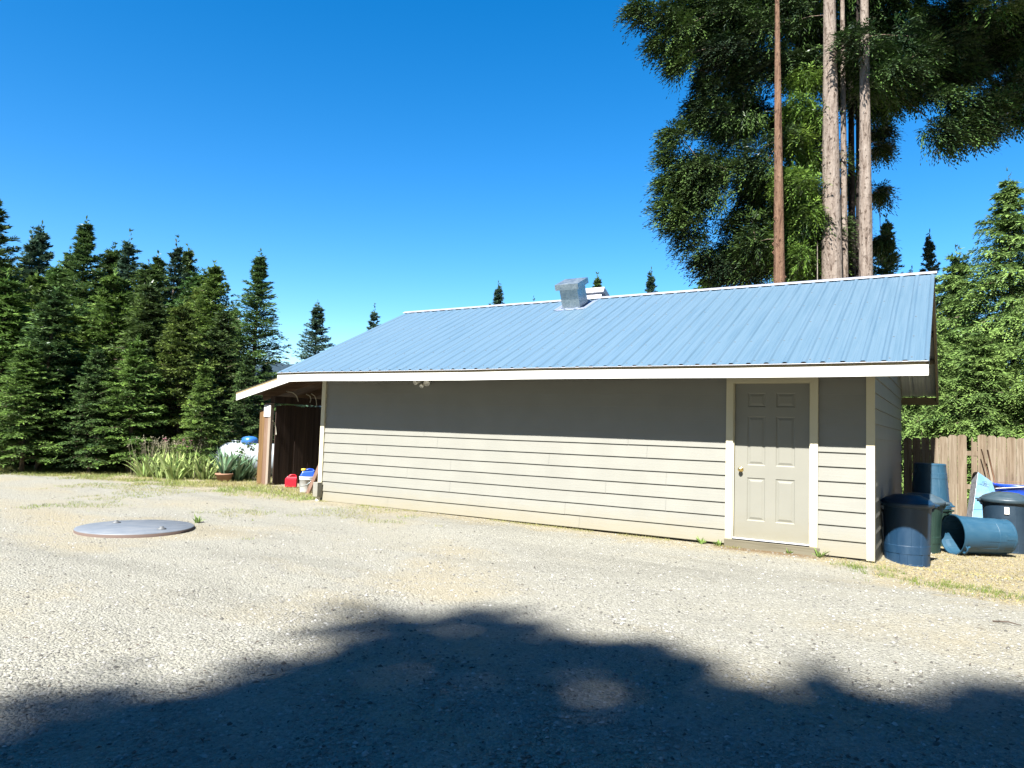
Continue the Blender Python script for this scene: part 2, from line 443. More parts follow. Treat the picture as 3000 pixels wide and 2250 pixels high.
part(roof_sheet(YRG, 2*YRG+OV+.012, 0, None, 'r'), 'roof', BLUEROOF)
part(roof_sheet(-OV, YRG, -.006, None, 'u', 2), 'roof_underside', UNDERROOF)
part(roof_sheet(YRG, 2*YRG+OV, -.006, None, 'u', 2), 'roof_underside', UNDERROOF)
# ridge cap
mb = MB()
for s in (-1, 1):
    P = []
    for x in (-L-XL-.02, XR+.03):
        for d, z in ((0, .038), (.062, .034), (.068, .024)):
            y = YRG+s*d; P.append((x, y, roof_z(x, YRG)-SL*abs(d)+z))
    mb.add(P, [(0, 1, 4, 3), (1, 2, 5, 4)])
part(mb, 'ridge_cap', mat('lavender_white_ridge', (.20, .21, .245), .5, .1))
# eave boards (they follow the slightly sagging eave)
def eave_box(y0, y1, d0, d1, x0=-L-XL+.008, x1=XR-.006, bow=0.0):
    mb = MB(); n = 10
    zf = lambda x: roof_z(x, -OV)
    for k in range(n):
        a, b = x0+(x1-x0)*k/n, x0+(x1-x0)*(k+1)/n
        w = lambda x: .004*math.sin(x*1.3)+.003*math.sin(x*2.9+1)
        mb.hexa([(a, y0, zf(a)+d0+w(a)), (b, y0, zf(b)+d0+w(b)), (b, y1, zf(b)+d0+w(b)), (a, y1, zf(a)+d0+w(a)),
                 (a, y0, zf(a)+d1+w(a)), (b, y0, zf(b)+d1+w(b)), (b, y1, zf(b)+d1+w(b)), (a, y1, zf(a)+d1+w(a))])
    return mb
part(eave_box(-.690, -.652, -.166, -.046), 'fascia', WHITE)
part(eave_box(-.676, -.640, -.0455, -.012, x1=XR-.03), 'subfascia', TAN)
part(eave_box(-.708, -.677, -.0115, -.0035), 'drip_edge', FLASH)
f2 = MB()
for (a, b) in ((-L-XL+.008, XR-.006),):
    f2.box(a, b, 2*YRG+OV-.05, 2*YRG+OV-.012, 2.13, 2.275)
part(f2, 'fascia', TAN)
# soffit boards and rafters' underside seen at the eaves
for (ya, yb) in ((-.64, .0), (W, 2*YRG+OV-.05)):
    for x0, x1 in ((-L-XL+.03, -L-.002), (-L+.0, 0.0)) if ya < 0 else ((-L, -.03),):
        n = 6; mb = MB()
        for k in range(n):
            a, b = x0+(x1-x0)*k/n, x0+(x1-x0)*(k+1)/n
            mb.hexa([(a, ya, roof_z(a, ya)-.045), (b, ya, roof_z(b, ya)-.045), (b, yb, roof_z(b, yb)-.045), (a, yb, roof_z(a, yb)-.045),
                     (a, ya, roof_z(a, ya)-.012), (b, ya, roof_z(b, ya)-.012), (b, yb, roof_z(b, yb)-.012), (a, yb, roof_z(a, yb)-.012)])
        part(mb, 'soffit', SOFFIT)
# rake boards
for xa in (XR-.040, -L-XL+.004):
    mb = MB()
    for y0, y1 in ((-OV+.05, YRG), (YRG, 2*YRG+OV)):
        P = []
        for dz in (-.165, -.012):
            for x, y in ((xa, y0), (xa+.036, y0), (xa+.036, y1), (xa, y1)): P.append((x, y, roof_z(x, y)+dz))
        mb.hexa(P)
    part(mb, 'rake_board', painted('brown_rake_paint', (.19, .155, .10), .15))
# overhang purlins under the right rake
mb = MB()
for y in (.5, 1.3, 2.1, 2.75, 3.5, 4.3, 5.1):
    mb = MB()
    mb.box(.02, XR-.042, y-.045, y+.045, roof_z(.3, y)-.10, roof_z(.3, y)-.027)
    part(mb, 'purlin', SOFFIT)
# ---- roof vents (boxes square to their slope)
def vent(cx_, cy_, w, dpt, h, lean, far=False, name='roof_vent', mt=GALV, ca=.055):
    s = -1 if far else 1
    base = np.array([cx_, cy_, roof_z(cx_, cy_)])
    ax = np.array([1, 0, 0.]); ay = np.array([0, 1, s*SL]); ay /= np.linalg.norm(ay); az = np.cross(ax, ay)
    pt = lambda a, b, c: base+ax*a+ay*b+az*c
    def bx(mb, a0, a1, b0, b1, c0, c1):
        mb.hexa([pt(a0, b0, c0), pt(a1, b0, c0), pt(a1, b1, c0), pt(a0, b1, c0), pt(a0, b0, c1), pt(a1, b0, c1), pt(a1, b1, c1), pt(a0, b1, c1)])
    mb = MB(); bx(mb, -w/2, w/2, -dpt/2, dpt/2, -.02, h); v_ = part(mb, name, mt)
    mb = MB(); bx(mb, -w/2-ca, w/2+ca, -dpt/2-ca, dpt/2+ca, h-.085, h+.022)
    part(mb, 'vent_cap', mt, v_)
    mb = MB(); P = []; Fc = []            # ribbed flashing skirt
    prof = [(x, hh) for x, hh in rib_profile(cx_-w/2-.16, cx_+w/2+.16, PITCH_R, OFF_R)]
    for b in (-dpt/2-.10, dpt/2+.14):
        for x, hh in prof: P.append(pt(x-cx_, b, hh+.007))
    n = len(prof)
    mb.add(P, [(i, i+1, n+i+1, n+i) for i in range(n-1)])
    part(mb, 'vent_flashing', mat('lavender_grey_flashing', (.17, .20, .28), .45, .3), v_)
    return v_
RP, RN = (0, -OV, 2.309), np.array([0, -SL, 1.0])
pa, pb, pc = on_plane(1646.8, 908, RP, RN), on_plane(1698, 904.7, RP, RN), on_plane(1719, 887, RP, RN)
VW = pb[0]-pa[0]; VD = max(.25, (pc[1]-pb[1]))
print('VENT', pa, pb, pc, VW, VD)
vent((pa[0]+pb[0])/2, pa[1]+.19, VW, .36, .46, 0)
pd_ = on_y(1772, 868, YRG+.42)
print('VENT2', pd_)
vent(pd_[0]-.27, YRG+.46, .40, .40, .44, 0, True, mt=FLASH)
# ---- motion floodlight under the eave
LC = on_y(1240, 1117, -.08)
ml = MB(); ml.lathe([(.001, 0), (.05, 0), (.05, .02), (.001, .02)], (LC[0], .012, LC[2]+.03), 16, My)
lamp = part(ml, 'floodlight', mat('white_lamp_plastic', (.70, .68, .62), .4))
def head(off, d, r):
    d = np.array(d, float); d /= np.linalg.norm(d); a = np.cross(d, (0, 0, 1)); a /= np.linalg.norm(a); b = np.cross(a, d)
    M = np.array([a, b, d]).T
    mb = MB(); mb.lathe([(.001, -.05), (r*.5, -.045), (r*.62, 0), (r, .07), (r*1.02, .085), (r*.9, .085), (r*.85, .07), (.001, .066)], np.array([LC[0], -.07, LC[2]])+np.array(off), 16, M)
    mb.tube([np.array([LC[0], -.012, LC[2]+.03]), np.array([LC[0], -.07, LC[2]])+np.array(off)], .009, 6)
    return mb
WPL = lamp.data.materials[0]
part(head((-.10, 0, .01), (-.5, -1, -.35), .052), 'lamp_head', WPL, lamp)
part(head((.10, 0, -.01), (.35, -1, -.35), .052), 'lamp_head', WPL, lamp)
part(head((0, .01, -.05), (.1, -1, -.5), .034), 'motion_sensor', WPL, lamp)

# ---- lean-to on the left end
LZ = lambda x: 2.062+.243*(x+12.95)           # top of lean-to deck
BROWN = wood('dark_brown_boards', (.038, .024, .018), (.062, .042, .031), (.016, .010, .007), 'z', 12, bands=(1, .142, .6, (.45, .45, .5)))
RAFT = wood('old_rafter_wood', (.085, .052, .03), (.125, .08, .05), (.04, .022, .013), 'x', 10)
mb = MB(); x0, x1, y0, y1 = -12.95, -L-.03, 1.05, 5.65
mb.hexa([(x0, y0+.03, LZ(x0)-.03), (x1, y0+.03, LZ(x1)-.03), (x1, y1, LZ(x1)-.03), (x0, y1, LZ(x0)-.03), (x0, y0+.03, LZ(x0)-.002), (x1, y0+.03, LZ(x1)-.002), (x1, y1, LZ(x1)-.002), (x0, y1, LZ(x0)-.002)])
lt = part(mb, 'lean_to_roof', RAFT)
mb = MB(); ys = np.arange(y0-.01, y1+.05, .03); V = []
for y in ys:
    h = .012 if int(round((y-y0)/.03)) % 7 in (0, 1) else 0
    V += [(x0-.06, y, LZ(x0-.06)+.004+h), (x1, y, LZ(x1)+.004+h)]
mb.add(V, [(2*i, 2*i+1, 2*i+3, 2*i+2) for i in range(len(ys)-1)])
part(mb, 'roof_sheet', mat('dull_roof_sheet', (.33, .35, .36), .5, .3), lt)
for y in (1.75, 2.75, 3.75, 4.75):
    mb = MB(); mb.beam((x0+.05, y, LZ(x0+.05)-.10), (x1, y, LZ(x1)-.10), .045, .135); part(mb, 'rafter', RAFT, lt)
mb = MB(); mb.hexa([(x0-.03, y0, LZ(x0)-.03-.150), (x1, y0, LZ(x1)-.03-.150), (x1, y0+.0275, LZ(x1)-.03-.150), (x0-.03, y0+.0275, LZ(x0)-.03-.150),
                    (x0-.03, y0, LZ(x0)-.045), (x1, y0, LZ(x1)-.045), (x1, y0+.0275, LZ(x1)-.045), (x0-.03, y0+.0275, LZ(x0)-.045)])
part(mb, 'fascia', WHITE, lt)
mb = MB(); mb.hexa([(x0-.05, y0+.005, LZ(x0)-.0445), (x1, y0+.005, LZ(x1)-.0445), (x1, y0+.029, LZ(x1)-.0445), (x0-.05, y0+.029, LZ(x0)-.0445),
                    (x0-.05, y0+.005, LZ(x0)+.001), (x1, y0+.005, LZ(x1)+.001), (x1, y0+.029, LZ(x1)+.001), (x0-.05, y0+.029, LZ(x0)+.001)])
part(mb, 'subfascia', TAN, lt)
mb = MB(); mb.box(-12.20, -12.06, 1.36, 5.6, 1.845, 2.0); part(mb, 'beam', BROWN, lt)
POSTW = wood('weathered_post_wood', (.125, .075, .05), (.18, .125, .09), (.055, .032, .02), 'z', 10)
mb = MB(); mb.box(-12.335, -12.205, 1.325, 1.42, .0, 1.84, bev=.004); part(mb, 'post', POSTW, lt)
mb = MB(); mb.box(-12.202, -12.125, 1.315, 1.40, .0, 1.84, bev=.003); part(mb, 'post', wood('greyed_post_wood', (.20, .16, .125), (.25, .21, .17), (.11, .085, .06), 'z', 10), lt)
mb = MB(); k = 0
for i in range(30):                              # plank wall of the lean-to
    ya = 1.43+i*.142
    mb.box(-12.105-.004*(i % 2), -12.085+random.uniform(-.004, .004), ya, ya+.137, .0, 1.80+random.uniform(-.02, .015))
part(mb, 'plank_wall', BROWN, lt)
mb = MB(); mb.box(-12.56, -12.10, 1.27, 1.46, -.03, .035); part(mb, 'foot_plate', POSTW, lt)
ORB = wood('orange_rough_board', (.125, .072, .028), (.18, .11, .05), (.05, .027, .012), 'z', 9)
mb = MB(); mb.box(-12.535, -12.345, 1.36, 1.40, .038, 1.685, bev=.003); o = mb.build('rough_board', ORB, None, (-12.44, 1.38, 0))
tag(o, 'rough orange-brown plank standing upright beside the lean-to post', 'plank')
# white notice on the post
NW = painted('white_notice_board', (.47, .47, .46), .05)
mb = MB(); mb.box(-12.338, -12.130, 1.304, 1.3135, 1.535, 1.800); nb = mb.build('notice', NW, None, (-12.23, 1.31, 1.53))
tag(nb, 'small white notice panel fixed to the top of the lean-to post', 'notice')
mb = MB()
mb.add([(-12.30, 1.3025, 1.775), (-12.25, 1.3025, 1.775), (-12.275, 1.3025, 1.728)], [(0, 2, 1)])
mb.tube([(-12.32, 1.303, 1.782), (-12.25, 1.303, 1.784), (-12.15, 1.303, 1.79)], .003, 5); im = mb.build('ink_mark', DARKGAP, nb); im.location = (12.23, -1.31, -1.53); mb = MB()
mb.tube([(-12.165, 1.303, 1.70), (-12.16, 1.303, 1.66), (-12.19, 1.303, 1.62)], .004, 5)
im = mb.build('ink_mark', DARKGAP, nb); im.location = (12.23, -1.31, -1.53)
# ================================================================== GROUND
def sstep(a, b, x):
    t = np.clip((x-a)/(b-a), 0, 1); return t*t*(3-2*t)
def vnoise(x, y, seed=0):
    """smooth value noise, vectorised"""
    x = np.asarray(x, float); y = np.asarray(y, float)
    xi, yi = np.floor(x).astype(np.int64), np.floor(y).astype(np.int64); fx, fy = x-xi, y-yi
    def h(a, b):
        n = (a*374761393+b*668265263+seed*974711) & 0x7fffffff
        n = ((n ^ (n >> 13))*1274126177) & 0x7fffffff
        return ((n ^ (n >> 16)) & 0xffff)/65535.0
    u, v = fx*fx*(3-2*fx), fy*fy*(3-2*fy)
    return (h(xi, yi)*(1-u)+h(xi+1, yi)*u)*(1-v)+(h(xi, yi+1)*(1-u)+h(xi+1, yi+1)*u)*v
def gz(x, y):
    x = np.asarray(x, float); y = np.asarray(y, float)
    z = -.015+.035*sstep(-2, -9, x)*sstep(-3, 0, y)-.01
    z = z-.135*sstep(-.4, .35, x)*sstep(-.35, .95, y)-.10*sstep(1.5, 6, y)*sstep(-1, 1, x)
    near = 1-sstep(14, 40, np.hypot(x, y))
    n = (vnoise(x*.8, y*.8, 1)-.5)*.05+(vnoise(x*2.6, y*2.6, 2)-.5)*.018
    quiet = sstep(.35, 1.2, np.abs(y))        # keep the strip along the wall calm
    inside = (x > -9.5) & (x < .3) & (y > -.3)
    z = z+n*near*np.where(inside, .15, .4+.6*quiet)
    z = z-(.25*sstep(18, 45, np.hypot(x+3, y)))
    return z
ax1 = np.concatenate([-np.geomspace(4000, 32, 22), np.arange(-31.5, 14.1, .25), np.geomspace(15, 4000, 22)])
ay1 = np.concatenate([-np.geomspace(4000, 16, 16), np.arange(-15.5, 24.1, .25), np.geomspace(25, 5000, 22)])
GX, GY = np.meshgrid(ax1, ay1); GZ = gz(GX, GY); nx_, ny_ = len(ax1), len(ay1)
I, J = np.meshgrid(np.arange(nx_-1), np.arange(ny_-1)); b0 = (J*nx_+I).ravel()
GRAV = mat('pale_gravel', (.3, .28, .24), .95, spec=.1); q = N(GRAV)
co = q.co()
big = q.noise(co, .45, 5, .6, .4); mid = q.noise(co, 1.6, 6, .65); fine = q.noise(co, 38, 5, .7)
base = q.ramp(fine, [(.25, (.150, .143, .125)), (.45, (.285, .272, .235)), (.62, (.335, .322, .285)), (.8, (.47, .46, .42))])
vor = q.n('ShaderNodeTexVoronoi', feature='F1'); vor.inputs['Scale'].default_value = 52; q.l(co, vor.inputs['Vector'])
vor2 = q.n('ShaderNodeTexVoronoi', feature='F1'); vor2.inputs['Scale'].default_value = 130; q.l(co, vor2.inputs['Vector'])
stn = q.ramp(vor.outputs['Color'], [(0, (.18, .175, .165)), (.35, (.31, .30, .27)), (.75, (.36, .35, .315)), (1, (.52, .51, .48))])
colr = q.mix(.5, base, stn)
dirt = q.ramp(q.noise(q.co((.55, 1, 1)), .62, 5, .6, .5), [(.50, (0, 0, 0)), (.66, (1, 1, 1))])
colr = q.mix(q.math('MULTIPLY', dirt, .42), colr, q.mix(fine, (.30, .245, .15), (.43, .36, .235)))
# sparse dry-grass soil around the right end of the shed and on the verge (mask from position)
sp = q.n('ShaderNodeSeparateXYZ'); tc = q.n('ShaderNodeTexCoord'); q.l(tc.outputs['Object'], sp.inputs[0])
def mr(v, a, b, c=0, d=1):
    x = q.n('ShaderNodeMapRange', interpolation_type='SMOOTHSTEP'); x.inputs['From Min'].default_value = a; x.inputs['From Max'].default_value = b
    x.inputs['To Min'].default_value = c; x.inputs['To Max'].default_value = d; q.l(v, x.inputs['Value']); return x.outputs[0]
wob = q.math('MULTIPLY_ADD', mid, 1.6, -.8)
ex = q.math('ADD', sp.outputs[0], wob); ey = q.math('ADD', sp.outputs[1], wob)
m_right = q.math('MULTIPLY', mr(ex, -.4, .35), mr(q.math('ADD', ey, q.math('MULTIPLY', ex, .55)), -1.2, -.75))
m_wall = q.math('MULTIPLY', mr(ey, -.75, -.25), .8)
# far verge: distance along the left-back direction
ver = q.math('ADD', q.math('MULTIPLY', ex, -.80), q.math('MULTIPLY', ey, .60))
vf = q.math('ADD', q.math('ADD', ey, -.05), q.math('MULTIPLY', q.math('MAXIMUM', q.math('SUBTRACT', -15.3, ex), 0.0), .40))
m_ver = q.math('MULTIPLY', mr(vf, -.35, .35), mr(ex, -9.1, -9.5))
m_soil = q.math('MAXIMUM', q.math('MAXIMUM', m_right, m_wall), m_ver)
straw = q.ramp(q.noise(q.co(), 26, 6, .7), [(.3, (.15, .115, .07)), (.5, (.34, .29, .195)), (.72, (.54, .49, .37))])
colr = q.mix(q.math('MULTIPLY', m_soil, .85), colr, straw)
m_wood = mr(ver, 16.2, 17.6)
colr = q.mix(m_wood, colr, (.045, .035, .02))
rust = q.math('MULTIPLY', q.math('MULTIPLY', mr(sp.outputs[1], -.42, -.12), mr(sp.outputs[1], .3, .0)), q.math('MULTIPLY', mr(ex, -2.1, -1.7), mr(ex, -.45, -.9)))
colr = q.mix(q.math('MULTIPLY', rust, .8), colr, (.16, .10, .05))
band = q.ramp(q.noise(q.co((.22, .9, 1)), 1.1, 4, .55, .6), [(.3, (.80, .80, .80)), (.5, (1, 1, 1)), (.72, (1.0, .975, .92))])
colr = q.mix(1.0, colr, band, 'MULTIPLY')
colr = q.mix(1.0, colr, (.64, .645, .61), 'MULTIPLY')
q.color(colr)
h1 = q.math('SUBTRACT', 1.0, vor.outputs['Distance']); h2 = q.math('SUBTRACT', 1.0, vor2.outputs['Distance'])
n1 = q.bump(h1, .85, .018); n2 = q.bump(h2, .6, .008, n1); q.bump(fine, .6, .012, n2)
g = np_mesh('ground', np.stack([GX.ravel(), GY.ravel(), GZ.ravel()], 1), np.stack([b0, b0+1, b0+1+nx_, b0+nx_], 1), GRAV, smooth=True)
tag(g, kind='structure')

# loose stones: one mass of pebbles lying on the yard
def pebbles(n, seed, rmin, rmax, smin, smax, name, mtl, spread=None, keep=None):
    rg = np.random.default_rng(seed)
    rr = rmin*(rmax/rmin)**rg.random(n); th = rg.uniform(R(82), R(160), n)
    X = C[0]+rr*np.cos(th); Yv = C[1]+rr*np.sin(th)
    k = ~((X > -9.3) & (X < .05) & (Yv > -.06)) & (np.hypot(X+8.35, Yv+4.05) > .75)
    k &= (vnoise(X*1.1, Yv*1.1, 9)*.7+vnoise(X*4, Yv*4, 12)*.5) > rg.random(n)*.95
    X, Yv = X[k], Yv[k]; n = len(X)
    s = smin*(smax/smin)**(rg.random(n)**2.6)
    base = np.array([(1, 0, 0), (.45, .85, 0), (-.5, .9, 0), (-1, 0, 0), (-.45, -.9, 0), (.5, -.8, 0), (.3, .1, .75), (-.3, .15, .8), (0, -.35, .7), (0, 0, -.5)], float)
    fc = np.array([(0, 1, 6), (1, 2, 7), (1, 7, 6), (2, 3, 7), (3, 4, 8), (3, 8, 7), (4, 5, 8), (5, 0, 6), (5, 6, 8), (6, 7, 8)])
    P = base[None]*rg.uniform(.7, 1.3, (n, 10, 3)); a = rg.uniform(0, 6.28, n)
    P = P*np.stack([s*.5, s*.5*rg.uniform(.55, 1, n), s*.5*rg.uniform(.4, .9, n)], 1)[:, None, :]
    x = P[..., 0]*np.cos(a)[:, None]-P[..., 1]*np.sin(a)[:, None]; y = P[..., 0]*np.sin(a)[:, None]+P[..., 1]*np.cos(a)[:, None]
    V = np.stack([x+X[:, None], y+Yv[:, None], P[..., 2]+(gz(X, Yv)+s*.05)[:, None]], -1).reshape(-1, 3)
    Fc = (fc[None]+(np.arange(n)*10)[:, None, None]).reshape(-1, 3)
    o = np_mesh(name, V, Fc, mtl, tint=np.repeat(np.clip(rg.normal(.5, .25, n), 0, 1), len(fc)))
    return tag(o, kind='stuff')
STONE = mat('grey_stone', (.3, .3, .28), .85, spec=.2); q = N(STONE)
a_ = q.n('ShaderNodeAttribute', attribute_name='tint'); q.color(q.ramp(a_.outputs['Fac'], [(0, (.055, .052, .046)), (.3, (.14, .136, .12)), (.75, (.195, .19, .17)), (1, (.27, .265, .245))]))
tag(pebbles(150000, 5, 2.0, 18, .006, .036, 'gravel', STONE), 'loose pale grey gravel stones strewn over the yard', 'gravel')

# ================================================================== FOLIAGE BUILDERS
def nrm(v): return v/(np.linalg.norm(v, axis=-1, keepdims=True)+1e-9)
def sprays(O, D, Ln, K, ll, lw, droop, rg, tint, flat=.5, sidew=1.0):
    """feathered twigs: K diamond leaves along each; O,D (n,3), Ln (n,)"""
    n = len(O); t = (np.arange(K)+.6)/K
    up = np.array([0, 0, 1.0]); sd = nrm(np.cross(D, up)+rg.normal(0, .25, (n, 3))); nv = nrm(np.cross(sd, D))
    side = np.where(np.arange(K) % 2 == 0, 1.0, -1.0)
    P = O[:, None]+D[:, None]*(Ln[:, None]*t)[..., None]
    P[..., 2] -= droop*(Ln[:, None]*t**2)
    dirs = D[:, None]*(.65+.35*t[None, :, None])+sd[:, None]*(side*sidew*(1.05-.6*t))[None, :, None]*.75+rg.normal(0, .18, (n, K, 3))
    dirs[..., 2] -= droop*.7*t[None]
    dirs = nrm(dirs)
    wv = nrm(np.cross(dirs, nv[:, None]+rg.normal(0, flat, (n, K, 3))))
    l = ll*(1.15-.55*t)[None, :]*rg.uniform(.7, 1.3, (n, K)); w = lw*rg.uniform(.7, 1.3, (n, K))
    a = P; b = P+dirs*(l*.45)[..., None]+wv*(w*.5)[..., None]; c = P+dirs*l[..., None]; d = P+dirs*(l*.45)[..., None]-wv*(w*.5)[..., None]
    V = np.stack([a, b, c, d], 2).reshape(-1, 3); m_ = n*K
    Fc = (np.arange(m_)*4)[:, None]+np.array([0, 1, 2, 3])
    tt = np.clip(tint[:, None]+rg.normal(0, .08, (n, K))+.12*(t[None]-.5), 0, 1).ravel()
    return V, Fc, tt
def join(parts):
    V = []; Fc = []; T = []; b = 0
    for v, f_, t in parts: V.append(v); Fc.append(f_+b); T.append(t); b += len(v)
    return np.concatenate(V), np.concatenate(Fc), np.concatenate(T)
def conifer_crown(H, Rb, seed, z0=.02, dz=.24, nb=7, twig=.16, tl=.34, ll=.16, lw=.042, K=7, droop=.25, rise=.35, power=.85, tint0=.45, gap=.0):
    """whorled branches carrying twigs; returns geometry and limb tubes"""
    rg = np.random.default_rng(seed); O = []; D = []; Ln = []; T = []; limbs = []
    z = z0*H
    lean = rg.normal(0, .01, 2)
    while z < H*.985:
        f_ = z/H; Lb0 = Rb*((1-f_)**power)*(1.0 if f_ > .12 else .75+2*f_)+.06+.07*(1-f_)
        n = max(3, int(nb*(.55+.45*min(1, Lb0/Rb*1.6)))); ph = rg.uniform(0, 6.28)
        for k in range(n):
            if rg.random() < gap: continue
            a = ph+6.283*k/n+rg.normal(0, .25); Lb = Lb0*rg.uniform(.6, 1.18)*(1+.12*math.sin(3*a+seed))
            zz = z+rg.uniform(-.5, .5)*dz
            el = rise*(f_*1.5-.35)+rg.normal(0, .1)
            d0 = np.array([math.cos(a)*math.cos(el), math.sin(a)*math.cos(el), math.sin(el)])
            p0 = np.array([lean[0]*zz, lean[1]*zz, zz])
            m_ = max(4, int(Lb/twig)); s = np.linspace(.10 if Lb > .8 else .0, 1, m_)
            pts = p0+d0*(Lb*s)[:, None]; pts[:, 2] += -droop*Lb*(s**1.6)*.55+.16*Lb*np.maximum(0, s-.7)
            tan = np.gradient(pts, axis=0) if m_ > 1 else np.repeat(d0[None], m_, 0); tan = nrm(tan)
            sd = nrm(np.cross(tan, np.array([0, 0, 1.])))
            bt = tint0+rg.normal(0, .16)
            for sgn in (1, -1, 0):
                dd = tan*(.75 if sgn else 1)+sd*sgn*rg.uniform(.55, 1.05, (m_, 1))+np.array([0, 0, 1])*rg.normal(.02 if sgn else .25, .14, (m_, 1))
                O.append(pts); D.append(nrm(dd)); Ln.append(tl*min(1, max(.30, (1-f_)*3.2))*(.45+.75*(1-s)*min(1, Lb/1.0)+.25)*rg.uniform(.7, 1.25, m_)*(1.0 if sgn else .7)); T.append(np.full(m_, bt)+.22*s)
            if Lb > .5: limbs.append((p0, pts[int(m_*.75)], .006+.009*Lb))
        z += dz*(.45+.7*(1-f_))*rg.uniform(.7, 1.3)
    # leader
    zz = np.linspace(H*.96, H*1.02, 4); O.append(np.stack([lean[0]*zz, lean[1]*zz, zz], 1)); D.append(nrm(np.array([0, 0, 1.])+rg.normal(0, .15, (4, 3)))); Ln.append(np.full(4, .10)); T.append(np.full(4, .5))
    O, D, Ln, T = map(np.concatenate, (O, D, Ln, T))
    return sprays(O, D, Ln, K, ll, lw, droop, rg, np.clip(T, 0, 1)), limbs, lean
def tree(name, H, geo, limbs, leafm, barkm, tr, lean=(0, 0)):
    root = empty(name)
    mb = MB(); n = 8
    zs = np.linspace(-.5, H*.97, n)
    mb.tube([(lean[0]*z, lean[1]*z, z) for z in zs], [tr*(1-.93*max(0, z)/H)+.004 for z in zs], 9)
    for a, b, r in limbs: mb.tube([a, (a+b)/2+np.array([0, 0, .02]), b], [r, r*.7, r*.35], 4, cap=False)
    tk = mb.build('trunk', barkm, root)
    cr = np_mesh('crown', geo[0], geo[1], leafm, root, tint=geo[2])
    return root
BARK = bark('conifer_bark', (.13, .095, .07), (.24, .19, .15), (.05, .036, .028))
FIR = leaf('fir_needles', (.018, .046, .020), (.080, .135, .034), .22)
FIRB = leaf('blue_fir_needles', (.020, .046, .030), (.060, .105, .062), .22)
FIRY = leaf('yellow_fir_needles', (.026, .058, .016), (.115, .175, .034), .25)
HEM = leaf('hemlock_sprays', (.026, .062, .016), (.165, .245, .062), .22)
RED = leaf('redwood_sprays', (.006, .018, .008), (.082, .142, .026), .08)
REDY = leaf('young_redwood_sprays', (.050, .105, .018), (.16, .25, .035), .3)

# ---- left wood: conifer prototypes, then copies
PR = {}
def proto(key, name, leafm, **kw):
    geo, limbs, lean = conifer_crown(**kw); PR[key] = (tree(name, kw['H'], geo, limbs, leafm, BARK, kw['H']*.011+.02, lean), kw['H'])
H0 = 8.0
proto('dark1', 'fir_tree', FIRB, H=H0, Rb=1.95, seed=1, dz=.23, power=.95, rise=.5)
proto('dark2', 'fir_tree', FIR, H=H0, Rb=1.75, seed=2, dz=.23, power=.88, rise=.6, nb=8)
proto('dark3', 'fir_tree', FIR, H=H0, Rb=1.85, seed=12, dz=.24, power=1.02, rise=.65, nb=8, gap=.08)
proto('sparse', 'fir_tree', FIRB, H=H0, Rb=1.5, seed=3, dz=.28, nb=7, power=1.0, gap=.15, rise=.6)
proto('dense', 'fir_tree', FIRY, H=H0, Rb=2.05, seed=4, dz=.20, nb=9, power=.70, rise=.5)
proto('dense2', 'fir_tree', FIR, H=H0, Rb=2.2, seed=14, dz=.20, nb=9, power=.66, rise=.4)
proto('young', 'young_fir_tree', FIRY, H=5.0, Rb=1.35, seed=5, z0=.13, dz=.20, nb=8, power=.75, tl=.30)
proto('young2', 'young_fir_tree', FIR, H=5.0, Rb=1.2, seed=6, z0=.10, dz=.20, nb=7, power=.8, tl=.30)
used = set()
def plant(key, px, ytop, t, label, cat='fir tree', group=None, wf=1.0, rot=None, lower=0.0):
    """stand a tree so that its top is seen at (px, ytop) from depth t"""
    top = at(px, ytop, t); zg = float(gz(top[0], top[1]))-lower
    root, h = PR[key]
    o = root if key not in used else copy_tree(root)
    used.add(key)
    s = (top[2]-zg)/(h*1.02)
    o.location = (top[0], top[1], zg); o.scale = (s*wf*1.08, s*wf*1.08, s); o.rotation_euler = (0, 0, random.uniform(0, 6.28) if rot is None else rot)
    return tag(o, label, cat, group)
GB = 'firs along the wood on the far side of the yard'
for a in [
    ('dark2', -28, 560, 21, 'tallest dark fir cut off at the photo\'s edge by the wood', 1.15),
    ('sparse', 70, 672, 25, 'thin topped fir just beside the dark edge fir', 1.0),
    ('dark1', 117, 658, 26, 'narrow blue-green fir with a single spire, second from the dark edge fir', 1.0),
    ('dark3', 262, 648, 25, 'tall dark fir with the highest spire in the middle of the wood', 1.15),
    ('sparse', 392, 678, 26, 'fir with crooked twin leader tip in the wood', 1.1),
    ('sparse', 503, 700, 27, 'pale slim fir with open whorls near the end of the wood', .95),
    ('dark2', 556, 724, 28, 'small pointed fir just behind the round shouldered fir', .9),
    ('dense', 630, 772, 23, 'round shouldered yellow-green fir at the end of the wood', 1.0),
    ('dark3', 756, 738, 22.5, 'separate blue-green fir with drooping sides beyond the lean-to', 1.12),
    ('dark1', 928, 886, 34, 'lone fir with open crown showing above the low end of the roof', 1.15),
    ('sparse', 1096, 893, 44, 'spindly fir top poking over the sloping roof edge', 1.0)]:
    plant(a[0], a[1], a[2], a[3], a[4], 'fir tree', GB, a[5])
GM = 'filler firs deeper in the wood'
